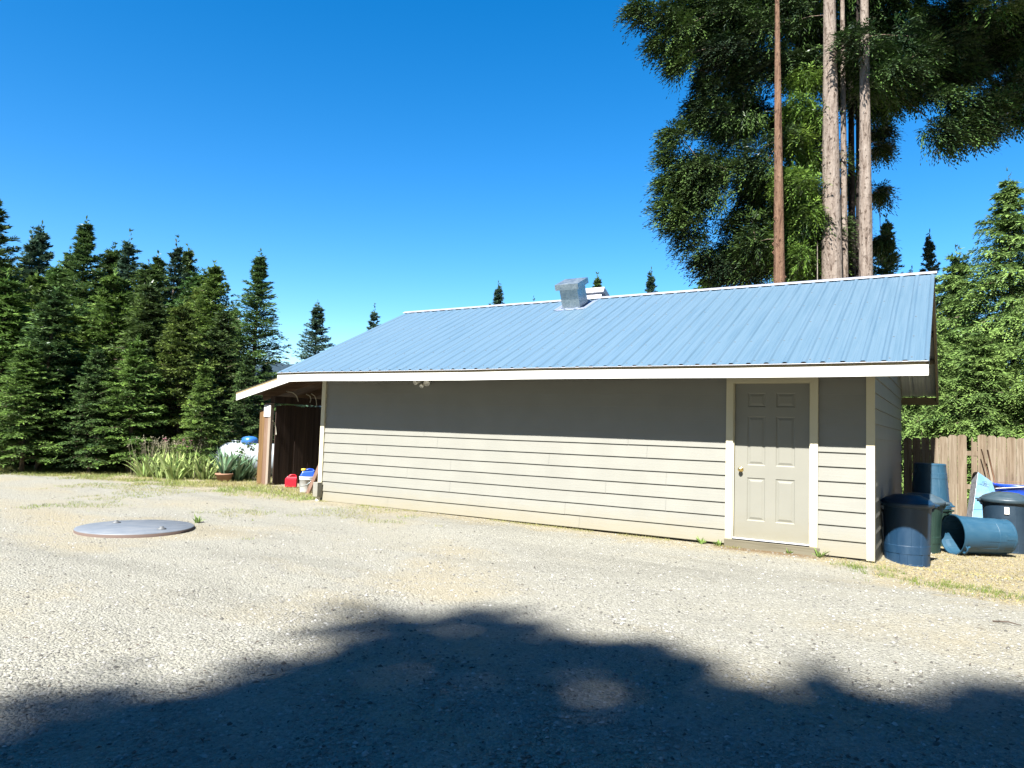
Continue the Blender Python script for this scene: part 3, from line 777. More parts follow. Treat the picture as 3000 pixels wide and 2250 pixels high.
for a in [('dense2', 330, 720, 27, 'dim bushy fir just inside the tall spires', 1.0), ('dark3', 470, 745, 28, 'dim pointed fir between the slim fir and the twin leader', 1.2), ('dense2', 590, 790, 26, 'dim bushy fir behind the round shouldered fir', 1.0), ('dense', 110, 800, 24, 'lit bushy fir between the dark edge fir and the highest spire', 1.0), ('dark3', 205, 730, 27, 'dim pointed fir left of the highest spire', 1.2), ('dense2', 30, 880, 21.5, 'dim low bushy fir at the photo\'s edge', 1.1), ('dense', 420, 860, 22.5, 'lit bushy fir in the middle of the wood', .95),
 ('dense', 20, 760, 24, 'shaggy fir deep in the wood beneath the tallest dark fir', 1.1), ('dense2', 175, 770, 25, 'dusky fir filling the gap between two spires', 1.2), ('dense', 315, 800, 26, 'olive fir wedged between the highest spire and the twin leader', 1.0),
          ('dense2', 448, 770, 26, 'blue fir wedged between the twin leader and the slim fir', 1.15), ('dense', 590, 835, 25, 'dusky fir inside the end of the wood', 1.0), ('dark2', 690, 900, 26, 'dark fir low at the end of the wood', 1.2),
          ('dark1', 60, 900, 22, 'dark mid-height fir near the photo\'s edge', 1.25), ('dense2', 240, 890, 23, 'dark mid-height fir below the highest spire', 1.3), ('dense', 500, 900, 23, 'dark mid-height fir below the slim fir', 1.25), ('dark2', 390, 900, 23, 'dark mid-height fir below the twin leader', 1.3),
          ('dark2', 130, 1000, 24, 'dark low fir in the shade behind the wide skirted young fir', 1.6), ('dark1', 330, 1050, 24, 'dark low fir in the shade behind the iris bed', 1.6), ('dark2', 560, 1030, 24, 'dark low fir in the shade behind the flower stalks', 1.6), ('dark1', 690, 1060, 25, 'dark low fir in the shade behind the white tank', 1.5), ('dark1', 780, 1060, 27, 'dark low fir seen under the lean-to eave', 1.5), ('dark2', 850, 1080, 27, 'dark low fir glimpsed over the plank wall', 1.5)]:
    plant(a[0], a[1], a[2], a[3], a[4], 'fir tree', GM, a[5])
GF = 'young firs in front of the wood'
for i, a in enumerate([
    ('young', 30, 800, 19.5, 'bright young fir at the photo\'s edge before the tallest dark fir', 1.1),
    ('young2', 150, 850, 19, 'broad young fir below the narrow spired fir', 1.1),
    ('young', 215, 905, 20.5, 'olive young fir under the highest spire', 1.0),
    ('young', 345, 790, 21, 'tall yellow-tipped young fir below the twin leader fir', .9),
    ('young2', 452, 830, 20.5, 'dark young fir between the twin leader fir and the slim fir', 1.0),
    ('young', 545, 880, 20, 'lime young fir below the round shouldered fir', .9),
    ('young2', 655, 905, 21, 'green young fir beside the separate blue-green fir', .9),
    ('young2', 720, 1035, 19.8, 'short slim young fir beside the lean-to roof', .75),
    ('young', 90, 1010, 18, 'low olive young fir with wide skirts near the grass verge', 1.15),
    ('young2', 285, 1020, 18.5, 'small dark young fir above the bare verge', 1.0),
    ('young', 400, 985, 18.8, 'low yellow-green young fir behind the iris bed', 1.0),
    ('young', 600, 1060, 18.6, 'small bright young fir rising behind the white tank', .8)]):
    plant(a[0], a[1], a[2], a[3], a[4], 'young fir', GF, a[5])
GR = 'distant tree tops over the roof ridge'
for a in [('dark1', 1462, 832, 62, 'distant pointed fir top over the ridge beside the metal vents', .85),
          ('dark2', 1752, 806, 60, 'twin tipped fir top right behind the roof vents', .75),
          ('dark1', 1905, 792, 58, 'dense fir top over the ridge between vents and redwoods', .75),
          ('sparse', 1570, 876, 75, 'tiny fir tip just breaking the ridge line', .8),
          ('dense', 2075, 808, 48, 'low bushy fir under the redwood boughs at the ridge', 1.3),
          ('dark2', 2600, 640, 42, 'dark fir showing behind the pale redwood trunk', .8),
          ('dark1', 2722, 684, 40, 'dark pointed fir above the roof corner', .62),
          ('sparse', 2803, 724, 42, 'thin blue fir between dark fir and hemlock', .7),
          ('dark1', 2668, 790, 46, 'little fir tip at the roof corner', .8)]:
    plant(a[0], a[1], a[2], a[3], a[4], 'fir tree', GR, a[5])

# ---- hemlocks behind the fence
def hem(key, H, Rb, seed, n=1.0, **kw):
    d = dict(H=H, Rb=Rb, seed=seed, dz=.20, nb=9, twig=.11, tl=.38, ll=.145, lw=.030, K=9, droop=.85, rise=.5, power=.72, z0=.02, tint0=.42); d.update(kw)
    geo, limbs, lean = conifer_crown(**d); PR[key] = (tree('hemlock_tree', H, geo, limbs, HEM, BARK, .13, lean), H)
hem('h1', 9.0, 3.1, 21, power=.95); hem('h2', 7.0, 2.0, 22); hem('h3', 6.0, 1.9, 23)
GH = 'hemlocks behind the fence'
plant('h1', 2972, 500, 18.2, 'tallest feathery green hemlock behind the fence', 'hemlock', GH)
plant('h2', 2790, 735, 19.5, 'yellow-green hemlock beside the roof edge, behind the fence', 'hemlock', GH)
plant('h3', 2700, 905, 17.2, 'low hemlock filling the gap under the far eave', 'hemlock', GH, 1.05)
plant('h2', 3130, 650, 15.5, 'hemlock cut off at the photo\'s edge behind the fence', 'hemlock', GH)
plant('h3', 2865, 960, 16.2, 'short hemlock with layered boughs directly over the fence top', 'hemlock', GH, 1.15)

# ---- redwoods: trunks with hand placed boughs
BK1 = bark('grey_redwood_bark', (.165, .132, .108), (.225, .19, .16), (.05, .034, .025))
BK2 = bark('red_redwood_bark', (.115, .066, .042), (.17, .108, .07), (.04, .02, .013))
BK3 = bark('charred_redwood_bark', (.022, .017, .014), (.035, .027, .022), (.01, .008, .007))  # near-black in all three bark tones
def spheroid(n, rg):
    v = rg.normal(0, 1, (n, 3)); return nrm(v)*rg.random((n, 1))**.42
def redwood(name, label, px0, t, rad, bk, clumps, seed, tophi, group='redwoods behind the shed', leafm=None, px_top=None, ll=.25, lw=.055, dens=5.4, off=1.9):
    """clumps: (px, py, rx, ry, dt) foliage masses hung on a limb from the trunk"""
    rg = np.random.default_rng(seed); b = at(px0, 1300, t); b[2] = gz(b[0], b[1])
    root = empty(name, b, label, 'redwood', group)
    mb = MB(); Hh = tophi
    tp = at(px_top if px_top else px0, 0, t); sl_ = (tp[:2]-b[:2])/max(1, tp[2]-b[2])
    zs = np.linspace(-.6, Hh, 40); pts = []; rr = []
    for z in zs:
        pts.append((sl_[0]*z, sl_[1]*z, z)); rr.append(rad*(1.12 if z < 1 else 1)*(1-.80*max(z, 0)/Hh)*(1+rg.normal(0, .015)))
    mb.tube(pts, rr, 20)
    for _ in range(60 if rad > .2 else 14):                       # bark flakes and stubs
        z = rg.uniform(1.5, Hh*.5); a = rg.uniform(0, 6.28); r_ = rad*(1-.80*z/Hh)
        p = np.array([sl_[0]*z+math.cos(a)*r_, sl_[1]*z+math.sin(a)*r_, z]); s = rg.uniform(.02, .05)
        mb.tube([p-np.array([0, 0, s*2]), p+np.array([math.cos(a)*s, math.sin(a)*s, 0]), p+np.array([0, 0, s*1.6])], [.004, s*.7, .004], 5, cap=False)
    O = []; D = []; Ln = []; T = []; placed = []
    for (cx_, cy_, rx, ry, dt) in sorted(clumps, key=lambda q_: abs(q_[0]-px0)):
        dt = dt+off
        c = at(cx_, cy_, t+dt)-b; sx, sy = rx*(t+dt)/F, ry*(t+dt)/F
        axd_ = np.hypot(c[0]-sl_[0]*c[2], c[1]-sl_[1]*c[2]); zt = max(2.0, c[2]-.15*axd_); st = np.array([sl_[0]*zt, sl_[1]*zt, zt])
        best = np.linalg.norm(c-st)
        for c0, a0 in placed:
            dd_ = np.linalg.norm(c-c0)
            if a0 < axd_-.2 and dd_ < best*.8: best, st = dd_, c0
        placed.append((c, axd_)); dist = best; midp = (st+c)/2+np.array([0, 0, .05*dist])
        if rad > .1: mb.tube([st, midp, c], [.012+.006*min(axd_, 3), .010+.004*min(axd_, 3), .008], 5, cap=False, mi=1)
        out = nrm((c-st)*np.array([1, 1, .25])) if dist > .3 else np.array([1., 0, 0])
        nt_ = max(3, int(5*sx*sy**.5*2.2))
        bt = .24+rg.normal(0, .12)+(.22 if cx_ < 2010 or (cy_ < 330 and cx_ > 2850) else 0)  # sunlight on the outer boughs put in as a brighter leaf tint
        # secondary twigs fanning from the limb end, each strung with sprays
        n_s = int(75*dens*max(.4, sx*sy)**.8)
        ctr = c+spheroid(n_s, rg)*np.array([1, 1, 1])*np.array([sx, (sx+sy)*.5, sy])
        O.append(ctr); dd = nrm(out+.75*nrm(ctr-c+1e-6)*np.array([1, 1, .5])+rg.normal(0, .35, (n_s, 3))-np.array([0, 0, .15])); D.append(dd)
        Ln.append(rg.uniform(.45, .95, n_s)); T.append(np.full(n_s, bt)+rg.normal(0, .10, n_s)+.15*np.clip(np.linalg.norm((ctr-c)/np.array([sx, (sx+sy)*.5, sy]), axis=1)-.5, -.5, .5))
    mb.build('trunk', [bk, BARK], root)
    if O:
        O, D, Ln, T = map(np.concatenate, (O, D, Ln, T))
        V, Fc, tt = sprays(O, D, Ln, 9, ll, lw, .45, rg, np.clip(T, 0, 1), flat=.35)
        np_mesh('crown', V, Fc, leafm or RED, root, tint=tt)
    return root
def fillmass(poly, n, rx, ry, t_sp, rg, extra=()):
    """clump centres scattered inside an outline"""
    P = np.array(poly, float); out = list(extra)
    x0, y0 = P.min(0); x1, y1 = P.max(0); k = 0
    def inside(x, y):
        c = False
        for i in range(len(P)):
            a, b = P[i], P[i-1]
            if (a[1] > y) != (b[1] > y) and x < (b[0]-a[0])*(y-a[1])/(b[1]-a[1])+a[0]: c = not c
        return c
    while k < n:
        x, y = rg.uniform(x0, x1), rg.uniform(y0, y1)
        if inside(x, y): out.append((x, y, rx*rg.uniform(.7, 1.3), ry*rg.uniform(.7, 1.3), rg.uniform(*t_sp))); k += 1
    return out
rg1 = np.random.default_rng(77)
TR = 32.0
left_low = fillmass([(2010, 420), (2180, 380), (2290, 330), (2420, 380), (2440, 800), (2180, 810), (2080, 780), (2030, 690), (1985, 560)], 46, 58, 42, (-.5, 3.5), rg1,
    [(1985, 395, 32, 28, 0), (1975, 455, 34, 26, 0), (1968, 540, 34, 28, 0), (1962, 612, 34, 34, -.3), (2000, 655, 50, 40, 0), (2040, 720, 45, 36, 0), (2095, 775, 50, 34, .3), (2160, 805, 60, 26, .5), (2055, 480, 60, 40, 0), (2080, 570, 60, 45, 0)])
left_up = fillmass([(1960, 20), (2280, -20), (2420, 10), (2440, 330), (2280, 400), (2120, 370), (2080, 200)], 44, 60, 40, (-1, 3), rg1,
    [(1885, 28, 38, 26, -1), (1940, 45, 45, 30, -1), (2000, 80, 55, 38, -.8), (1945, 122, 34, 24, -.8), (2000, 160, 42, 26, -.6), (1995, 195, 26, 16, -.6), (2080, 215, 34, 30, 0), (2085, 265, 36, 30, 0), (2060, 310, 34, 24, 0), (2100, 330, 50, 34, 0), (2055, 350, 28, 24, 0), (2120, 140, 70, 45, 0)])
left_top = fillmass([(1980, -20), (2450, -20), (2500, -520), (2000, -520)], 46, 85, 65, (-1, 2), rg1)
left_top = [(a, b, c, d, rg1.uniform(-max(0, (-b-150)/105), 2)) for a, b, c, d, e in left_top]
right_up = fillmass([(2480, -10), (3040, -20), (3080, 200), (2980, 270), (2860, 250), (2740, 225), (2640, 235), (2560, 270), (2490, 230)], 60, 58, 36, (-2.5, 2.0), rg1,
    [(2575, 300, 32, 30, 0), (2625, 275, 40, 30, -1), (2690, 255, 40, 30, -1), (2760, 280, 45, 26, -2), (2745, 375, 42, 28, -2), (2790, 345, 40, 26, -2), (2775, 400, 30, 20, -2), (2850, 330, 38, 26, -2), (2845, 385, 24, 20, -2), (2900, 310, 45, 30, -2), (2890, 370, 26, 20, -2), (2960, 290, 50, 28, -2), (2990, 330, 30, 18, -2), (2820, 290, 50, 26, -2)])
right_top = fillmass([(2450, -20), (3150, -20), (3200, -620), (2500, -620)], 60, 90, 65, (-1, 1), rg1)
right_top = [(a, b, c, d, rg1.uniform(-max(0, (-b-150)/105), 1.5) if a < 2700 else rg1.uniform(-6, 1)) for a, b, c, d, e in right_top]
redwood('redwood_tree', 'slender red-brown redwood trunk at the outer side of the redwood grove', 2288, TR-1, .33, BK2, left_low, 41, 22, px_top=2277)
redwood('redwood_tree', 'thickest pale grey redwood trunk in the grove behind the shed', 2443, TR, .55, BK1, left_up+left_top, 42, 30, px_top=2430)
redwood('redwood_tree', 'narrow grey redwood trunk pressed against the thickest trunk', 2479, TR+.5, .20, BK1, [(2540, -60, 60, 40, 1), (2470, -90, 70, 50, 1), (2500, -200, 80, 60, 1)], 43, 30, px_top=2468)
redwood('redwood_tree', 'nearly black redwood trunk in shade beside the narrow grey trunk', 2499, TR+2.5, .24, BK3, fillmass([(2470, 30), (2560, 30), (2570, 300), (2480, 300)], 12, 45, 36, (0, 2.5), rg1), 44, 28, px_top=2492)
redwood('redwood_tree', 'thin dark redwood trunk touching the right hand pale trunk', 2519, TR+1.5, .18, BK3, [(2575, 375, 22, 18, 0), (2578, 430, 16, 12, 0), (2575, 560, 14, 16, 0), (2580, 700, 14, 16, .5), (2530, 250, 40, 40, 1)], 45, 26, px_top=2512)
redwood('redwood_tree', 'pale redwood trunk with wide overhanging boughs at the end of the grove', 2540, TR-.5, .37, BK1, right_up+right_top, 46, 30, px_top=2532)
yl = fillmass([(2315, 480), (2385, 440), (2395, 830), (2300, 850)], 26, 34, 24, (0, 1.4), rg1, [(2345, 300, 40, 30, 1), (2390, 330, 35, 30, 1), (2360, 220, 40, 30, 1), (2340, 400, 36, 28, 1)])
redwood('young_redwood_tree', 'bright green young redwood between the brown trunk and the thickest trunk', 2395, TR-1.2, .06, bark('pale_sapling_bark', (.20, .17, .14), (.26, .23, .2), (.09, .075, .06)), yl, 47, 9.8, 'young redwoods', REDY, ll=.19, lw=.055, off=.6)
yr = fillmass([(2330, 700), (2470, 760), (2500, 880), (2320, 880)], 6, 36, 22, (0, 1), rg1, [(2505, 560, 14, 16, 0), (2508, 650, 12, 14, 0), (2500, 700, 14, 14, 0), (2495, 520, 20, 18, .5), (2540, 280, 26, 16, .5)])
redwood('young_redwood_tree', 'small leafy redwood shoot showing in the slits between the dark trunks', 2508, TR+3.2, .05, BK3, yr, 48, 14, 'young redwoods', REDY, ll=.19, lw=.055, off=.6)

# ---- unseen trees: one shades the yard, the others are added to block sky
def shade_tree(name, label, x0, Yt, prof, zlow, seed, n, thick=3.0, edge=.3, sl=(.6, 1.1), lf=(.42, .20)):
    rg = np.random.default_rng(seed); root = empty(name, (x0, Yt, 0), label, 'redwood', 'tall trees behind the viewpoint')
    xs = [p[0] for p in prof]; zs = [p[1] for p in prof]
    zt = max(zs); mb = MB(); mb.tube([(0, 0, -1), (0, 0, zt*.5), (0, 0, zt*.96)], [.55, .36, .05], 12)
    mb.build('trunk', BARK, root)
    X = rg.uniform(xs[0]+edge, xs[-1]-.3, n); top = np.interp(X, xs, zs)+(vnoise(X*1.9+7, X*0, seed)-.5)*.45-.30+(vnoise(X*5+7, X*0, seed+1)-.5)*.5
    f_ = rg.random(n)**.8; Z = top-(top-zlow)*f_; Yv = rg.normal(0, thick*.5, n)
    O = np.stack([X-x0, Yv, Z-.25-rg.random(n)*.15+Yv*0], 1); O[:, 2] += -Yv*T_EL*0
    O[:, 2] = O[:, 2]+Yv*0
    O[:, 2] -= np.abs(Yv)*.0
    # keep the silhouette seen from the sun: a point nearer the yard must stand lower
    O[:, 2] -= Yv*T_EL
    if n > 20000:            # gaps in the crown let flecks of sun through
        for hx, hz, hr in HOLES:
            k = np.hypot((X-hx)/1.25, (O[:, 2]+Yv*T_EL)-hz) > hr*(.8+.4*vnoise(X*3, O[:, 2]*3, 5)); O, X, Yv = O[k], X[k], Yv[k]
    if n > 20000:            # ragged bough ends along the outline
        ex_ = []
        for _ in range(70):
            xx = rg.uniform(xs[0]+edge, xs[-1]-.5); zz = float(np.interp(xx, xs, zs))-.75; a_ = rg.normal(0, .9); lb = rg.uniform(.4, 1.5); m_ = int(lb*26)
            t_ = rg.random(m_)*lb; wd_ = .22*(1-t_/lb*.6)
            ex_.append(np.stack([xx-x0+math.sin(a_)*t_+rg.normal(0, 1, m_)*wd_*.6, rg.normal(0, .5, m_)*.0, zz+math.cos(a_)*t_*.8+rg.normal(0, 1, m_)*wd_*.6], 1))
        O = np.concatenate([O]+ex_); n = len(O)
    D = nrm(rg.normal(0, 1, (n, 3))*np.array([1, 1, .35])-np.array([0, 0, .1]))
    V, Fc, tt = sprays(O, D, rg.uniform(*sl, n), 6, lf[0], lf[1], .4, rg, np.clip(rg.normal(.35, .15, n), 0, 1))
    np_mesh('crown', V, Fc, RED, root, tint=tt); return root
YT = -30.0
SH = [(0, 2120), (330, 2150), (480, 2075), (640, 2005), (760, 1960), (800, 1905), (900, 1890), (1000, 1905), (1130, 1862), (1250, 1850), (1330, 1870), (1420, 1860), (1530, 1860), (1640, 1775), (1750, 1820), (1900, 1890), (2100, 1950), (2300, 1995), (2450, 2030), (2560, 2085), (2650, 2045), (2900, 2062), (3000, 2055)]
prof = []
for px, py in SH:
    g_ = on_z(px, py, 0); s_ = (g_[1]-YT); prof.append((g_[0]-S_X*s_, s_*T_EL))
# profile as a function of x, monotone
prof.sort(); 
px_ = [prof[0]]
for p_ in prof[1:]:
    if p_[0]-px_[-1][0] > .12: px_.append(p_)
    elif p_[1] > px_[-1][1]: px_[-1] = (px_[-1][0], p_[1])
HOLES = []
for hx, hy, hr in ((1330, 1965, .42), (1585, 1975, .40), (1850, 2235, .36), (1180, 1925, .28), (2300, 2005, .30), (640, 2045, .34), (1420, 1880, .30)):
    g_ = on_z(hx, hy, 0); s_ = g_[1]-YT; HOLES.append((g_[0]-S_X*s_, s_*T_EL, hr))
px_ = [(px_[0][0]-.5, px_[0][1]-3.0), (px_[0][0]-.15, px_[0][1]-.6)]+px_+[(px_[-1][0]+1.5, px_[-1][1]+.5), (px_[-1][0]+4, px_[-1][1]-1), (px_[-1][0]+6.5, px_[-1][1]+.3), (px_[-1][0]+9, px_[-1][1]-1)]
shade_tree('redwood_tree', 'tall redwood behind the viewpoint whose top shades the foreground gravel', 2.0, YT, px_, 9, 61, 60000, 3.0, .55, (.3, .65), (.27, .14))
for i, (x, hgt, w) in enumerate([(-8.5, 19.5, 4.5), (-16, 22, 5), (-25, 21, 6), (-36, 24, 7), (17, 27, 5), (26, 25, 6), (37, 26, 7)]):  # tree belt added out of view to block sky light
    rg = np.random.default_rng(90+i)
    pf = [(x-w+2*w*k/12, hgt*(1-.55*abs(k/6-1)**1.3)+rg.uniform(-1, .6)) for k in range(13)]
    shade_tree('redwood_tree', ['%s redwood in the belt of trees behind the viewpoint' % s for s in ('lowest', 'leafy', 'wide crowned', 'far off', 'high dense', 'broad dark', 'outermost')][i], x, YT-1, pf, 3, 120+i, 3800, 4)

for i, (x, y_, hgt, w) in enumerate([(15.5, -6, 24, 4), (15, -15, 26, 4), (17, -24, 27, 5), (8.6, 1.5, 15, 3.2)]):  # side trees added out of view to cut sky light on the shed
    rg = np.random.default_rng(190+i)
    pf = [(x-w+2*w*k/12, hgt*(1-.55*abs(k/6-1)**1.3)+rg.uniform(-1, .6)) for k in range(13)]
    shade_tree('redwood_tree', ['redwood standing beside the yard abreast of the shed corner', 'redwood standing beside the yard abreast of the viewpoint', 'redwood standing at the corner of the yard', 'bushy redwood standing near the end of the board fence'][i], x, y_, pf, 3, 220+i, 3800, 5)

# ---- far hill
hx = np.linspace(-1900, 200, 60); hy = np.linspace(0, 900, 10); HX, HY = np.meshgrid(hx, hy)
cpt = at(880, 1100, 1500)
hp = at(860, 1018, 1500)[2]
HZ = (hp+60*(vnoise(HX*.006, HY*.006, 4)-.5)+25*(vnoise(HX*.03, HY*.03, 5)-.5))*np.sin(np.clip((HY)/600, 0, 1)*math.pi*.5)-20
VX = cpt[0]+(HX+850)*.8-HY*.5; VY = cpt[1]+(HX+850)*.45+HY*.85-300
I, J = np.meshgrid(np.arange(59), np.arange(9)); b1 = (J*60+I).ravel()
HILL = mat('wooded_hill', (.02, .033, .04), .95, spec=0); q = N(HILL); q.color(q.ramp(q.noise(q.co(), .05, 8, .7), [(.35, (.014, .025, .034)), (.65, (.030, .045, .058))]))  # blue of distant haze put into the hill's own colour
tag(np_mesh('hill', np.stack([VX.ravel(), VY.ravel(), HZ.ravel()], 1), np.stack([b1, b1+1, b1+61, b1+60], 1), HILL, smooth=True), kind='structure')
# ================================================================== THINGS
def G0(p): return float(gz(p[0], p[1]))
def rotz(a): return np.array([[math.cos(a), -math.sin(a), 0], [math.sin(a), math.cos(a), 0], [0, 0, 1]])
# ---- steel lid in the yard
LIDM = mat('blued_steel_plate', (.115, .135, .16), .6, .1); q = N(LIDM)
q.color(q.ramp(q.noise(q.co(), 5, 6, .65), [(.3, (.078, .093, .112)), (.55, (.105, .118, .135)), (.8, (.14, .146, .15))])); q.bump(q.noise(q.co(), 80, 4), .1, .003)
lid_c = np.array([-8.345, -4.035]); zl = .012
lid = empty('tank_lid', (lid_c[0], lid_c[1], zl-.058), 'large round steel lid lying flat on the gravel', 'lid')
mb = MB(); mb.lathe([(.70, -.06), (.70, .040), (.694, .046), (.001, .0475)], n=72); mb.build('plate', LIDM, lid)
mb = MB(); mb.lathe([(.7035, -.05), (.7035, .034), (.7005, .036)], n=72); mb.build('rusty_rim', mat('rusty_plate_edge', (.075, .05, .04), .85), lid)
for px, py in ((341, 1518), (474, 1536)):
    p = on_z(px, py, zl+.05)-np.array([lid_c[0], lid_c[1], zl])
    mb = MB(); mb.lathe([(.055, .048), (.055, .058), (.03, .060), (.026, .080), (.001, .082)], (p[0], p[1], 0), 14); mb.build('lifting_bolt', mat('dull_bolt_steel', (.09, .095, .10), .6, .3), lid)

# ---- fence behind the shed
FENCE = wood('weathered_fence_boards', (.165, .135, .098), (.255, .222, .175), (.070, .050, .032), 'z', 26, bump=.8, bands=(0, .1441, .015, (.60, .48, .37)))
fence = empty('board_fence', (1.6, 5.79, -.25), 'weathered dog-eared board fence running behind the trash cans', 'fence'); fo = np.array(fence.location)
mb = MB(); x = .018; k = 0
rf = random.Random(3)
while x < 4.2:
    wdt = .1395
    zt = 1.497+.075*float(sstep(.1, 1.05, x)) if x < 1.11 else 1.580-.058*(x-1.18)/.7
    if x < 4.2:
        zt += rf.uniform(-.012, .012); c = .030; y0 = 5.775+rf.uniform(-.004, .004); y1 = y0+.018; zb = -.32
        P = [(x, zb), (x+wdt, zb), (x+wdt, zt-c), (x+wdt-c, zt), (x+c, zt), (x, zt-c)]
        V = [(a, y0, b) for a, b in P]+[(a, y1, b) for a, b in P]
        mb.add([tuple(np.array(v)-fo) for v in V], [(0, 1, 2, 3, 4, 5), (11, 10, 9, 8, 7, 6)]+[(i, i+6, (i+1) % 6+6, (i+1) % 6) for i in range(6)])
    x += .1441; k += 1
    if abs(x-1.026) < .02: x = 1.190
mb.build('board_panel', FENCE, fence)
mb = MB(); mb.box(1.092-fo[0], 1.122-fo[0], -.012, .06, -.1, 1.775, bev=.003); mb.build('slim_post', FENCE, fence)
for xx in (1.14, 3.4):
    mb = MB(); mb.box(xx-.045-fo[0], xx+.045-fo[0], .015, .10, -.1, 1.70, bev=.004); mb.build('fence_post', FENCE, fence)
for zz in (.15, .85, 1.45):
    mb = MB(); mb.box(.03-fo[0], 4.2-fo[0], .0085, .05, zz, zz+.085); mb.build('rail', FENCE, fence)

# ---- trash cans
def plastic(name, c, c2, rough=.42):
    mt = mat(name, c, rough, spec=.5); q = N(mt)
    a = q.noise(q.co((1, 1, .5)), 5, 7, .7, .6); b = q.noise(q.co((1, 1, .4)), 19, 6, .7, .3)
    col = q.ramp(a, [(.35, c), (.72, c2)])
    col = q.mix(q.ramp(b, [(.66, (0, 0, 0)), (.76, (.5, .5, .5))]), col, tuple(min(1, v*1.7+.03) for v in c2))
    q.color(col); q.l(q.ramp(a, [(.3, (.34,)*3), (.7, (.58,)*3)]), q.b.inputs['Roughness']); q.bump(b, .08, .004); return mt
BLUE1 = plastic('blue_can_plastic', (.004, .022, .052), (.008, .032, .066))
BLUE2 = plastic('slate_blue_can_plastic', (.009, .042, .078), (.016, .056, .092))
BLUE3 = plastic('navy_can_plastic', (.008, .020, .036), (.014, .030, .048))
GREEN = plastic('dark_green_can_plastic', (.008, .024, .020), (.014, .036, .028))
def can_body(h, rb, rt, n=120, panels=6, closed_top=False, rim=.018, ph=0.0, notch=True):
    """tapered can with moulded panels, inner wall and rim"""
    mb = MB(); vs = []; fs = []
    zf = [0, .012, .04, .05, .20, .207, .33, .338, .5, .7, .86, .93, .935, .985, 1]
    for z in zf:
        for k in range(n):
            t = 2*math.pi*k/n; r = rb+(rt-rb)*z
            a = ((t+ph)/(2*math.pi)*panels) % 1
            inp = .18 < a < .82
            if .05 <= z <= .20 and inp: r -= .010
            if .207 <= z <= .33 and not (.30 < a < .70): r += .002
            if .338 <= z <= .86 and .30 < a < .70: r -= .006
            if z == 0: r -= .012
            if z >= .935: r += rim
            vs.append((r*math.cos(t), r*math.sin(t), z*h))
    m_ = len(zf)
    for z in (1.0, .93, .5, .03):                          # inside
        for k in range(n):
            t = 2*math.pi*k/n; r = rb+(rt-rb)*z-.004+(rim*.4 if z >= .93 else 0); vs.append((r*math.cos(t), r*math.sin(t), z*h-(0 if z < 1 else 0)))
    for i in range(m_+3):
        for k in range(n): fs.append((i*n+k, i*n+(k+1) % n, (i+1)*n+(k+1) % n, (i+1)*n+k))
    mb.add(vs, fs, False)
    mb.add([v for v in vs[:n]], [tuple(range(n))[::-1]]); mb.add([v for v in vs[-n:]], [tuple(range(n))])
    return mb
def can_handle(ang, r, z, w=.11, out=.045):
    mb = MB(); M = rotz(ang); hw = w/2
    pts = [M@np.array(p) for p in ((r-.01, -hw, z), (r+out*.8, -hw*.9, z-.004), (r+out, -hw*.45, z-.006), (r+out, hw*.45, z-.006), (r+out*.8, hw*.9, z-.004), (r-.01, hw, z))]
    mb.tube(pts, .0125, 8)
    a, b = M@np.array((r-.012, -hw*.8, z-.05)), M@np.array((r+out*.7, -hw*.8, z-.012))
    for s in (-1, 1):
        P = [M@np.array(p) for p in ((r-.02, s*hw*.78-.004, z-.075), (r-.02, s*hw*.78+.004, z-.075), (r-.02, s*hw*.78+.004, z+.006), (r-.02, s*hw*.78-.004, z+.006),
                                      (r+.006, s*hw*.78-.004, z-.06), (r+.006, s*hw*.78+.004, z-.06), (r+out*.85, s*hw*.78+.004, z+.006), (r+out*.85, s*hw*.78-.004, z+.006))]
        mb.hexa(P)
    return mb
def can_lid(r, h):
    mb = MB(); n = 64
    mb.lathe([(r+.030, -.055), (r+.034, -.052), (r+.036, -.012), (r+.031, .0), (r+.012, .006), (r+.004, .022), (r*.86, .05), (r*.62, .078), (r*.58, .088), (r*.30, .098), (.001, .100)], n=n)
    return mb
def trash_can(name, label, loc, h, rb, rt, m1, lid=None, ph=0.0, hang=(0.0, math.pi), tilt=None, group='trash cans beside the shed', lidm=None):
    o = empty(name, loc, label, 'trash can', group)
    can_body(h, rb, rt, ph=ph).build('body', m1, o)
    for a in hang: can_handle(a, rt+.012, h*.955).build('handle', m1, o)
    if lid:
        l_ = can_lid(rt, h); lo = l_.build('lid', lidm or m1, o); lo.location = (0, 0, h+.012)
        for s in (0, math.pi):
            lh = MB(); M = rotz(hang[0]+s)
            lh.hexa([M@np.array(p) for p in ((rt+.028, -.07, -.04), (rt+.085, -.055, -.035), (rt+.085, .055, -.035), (rt+.028, .07, -.04), (rt+.028, -.07, -.012), (rt+.085, -.055, -.02), (rt+.085, .055, -.02), (rt+.028, .07, -.012))])
            lh.build('lid_grip', lidm or m1, lo)
    return o
p1 = (.285, 1.13); trash_can('trash_can', 'blue lidded trash can standing in the shed corner shade, half sunlit', (p1[0], p1[1], G0(p1)-.02), .80, .264, .282, BLUE1, True, ph=.62, hang=(.25, .25+math.pi))
p2 = (.39, 2.55); trash_can('trash_can', 'dark green lidded trash can just behind the half sunlit blue one', (p2[0], p2[1], G0(p2)-.01), .74, .25, .29, GREEN, True, hang=(.15, .15+math.pi), lidm=plastic('grey_blue_lid', (.03, .05, .065), (.045, .07, .09)))
p3 = (.49, 3.78); zg = G0(p3)
trash_can('trash_can', 'squat dark green trash can under the upside-down blue can', (p3[0], p3[1], zg-.01), .60, .24, .27, GREEN, False, hang=(-.2, -.2+math.pi))
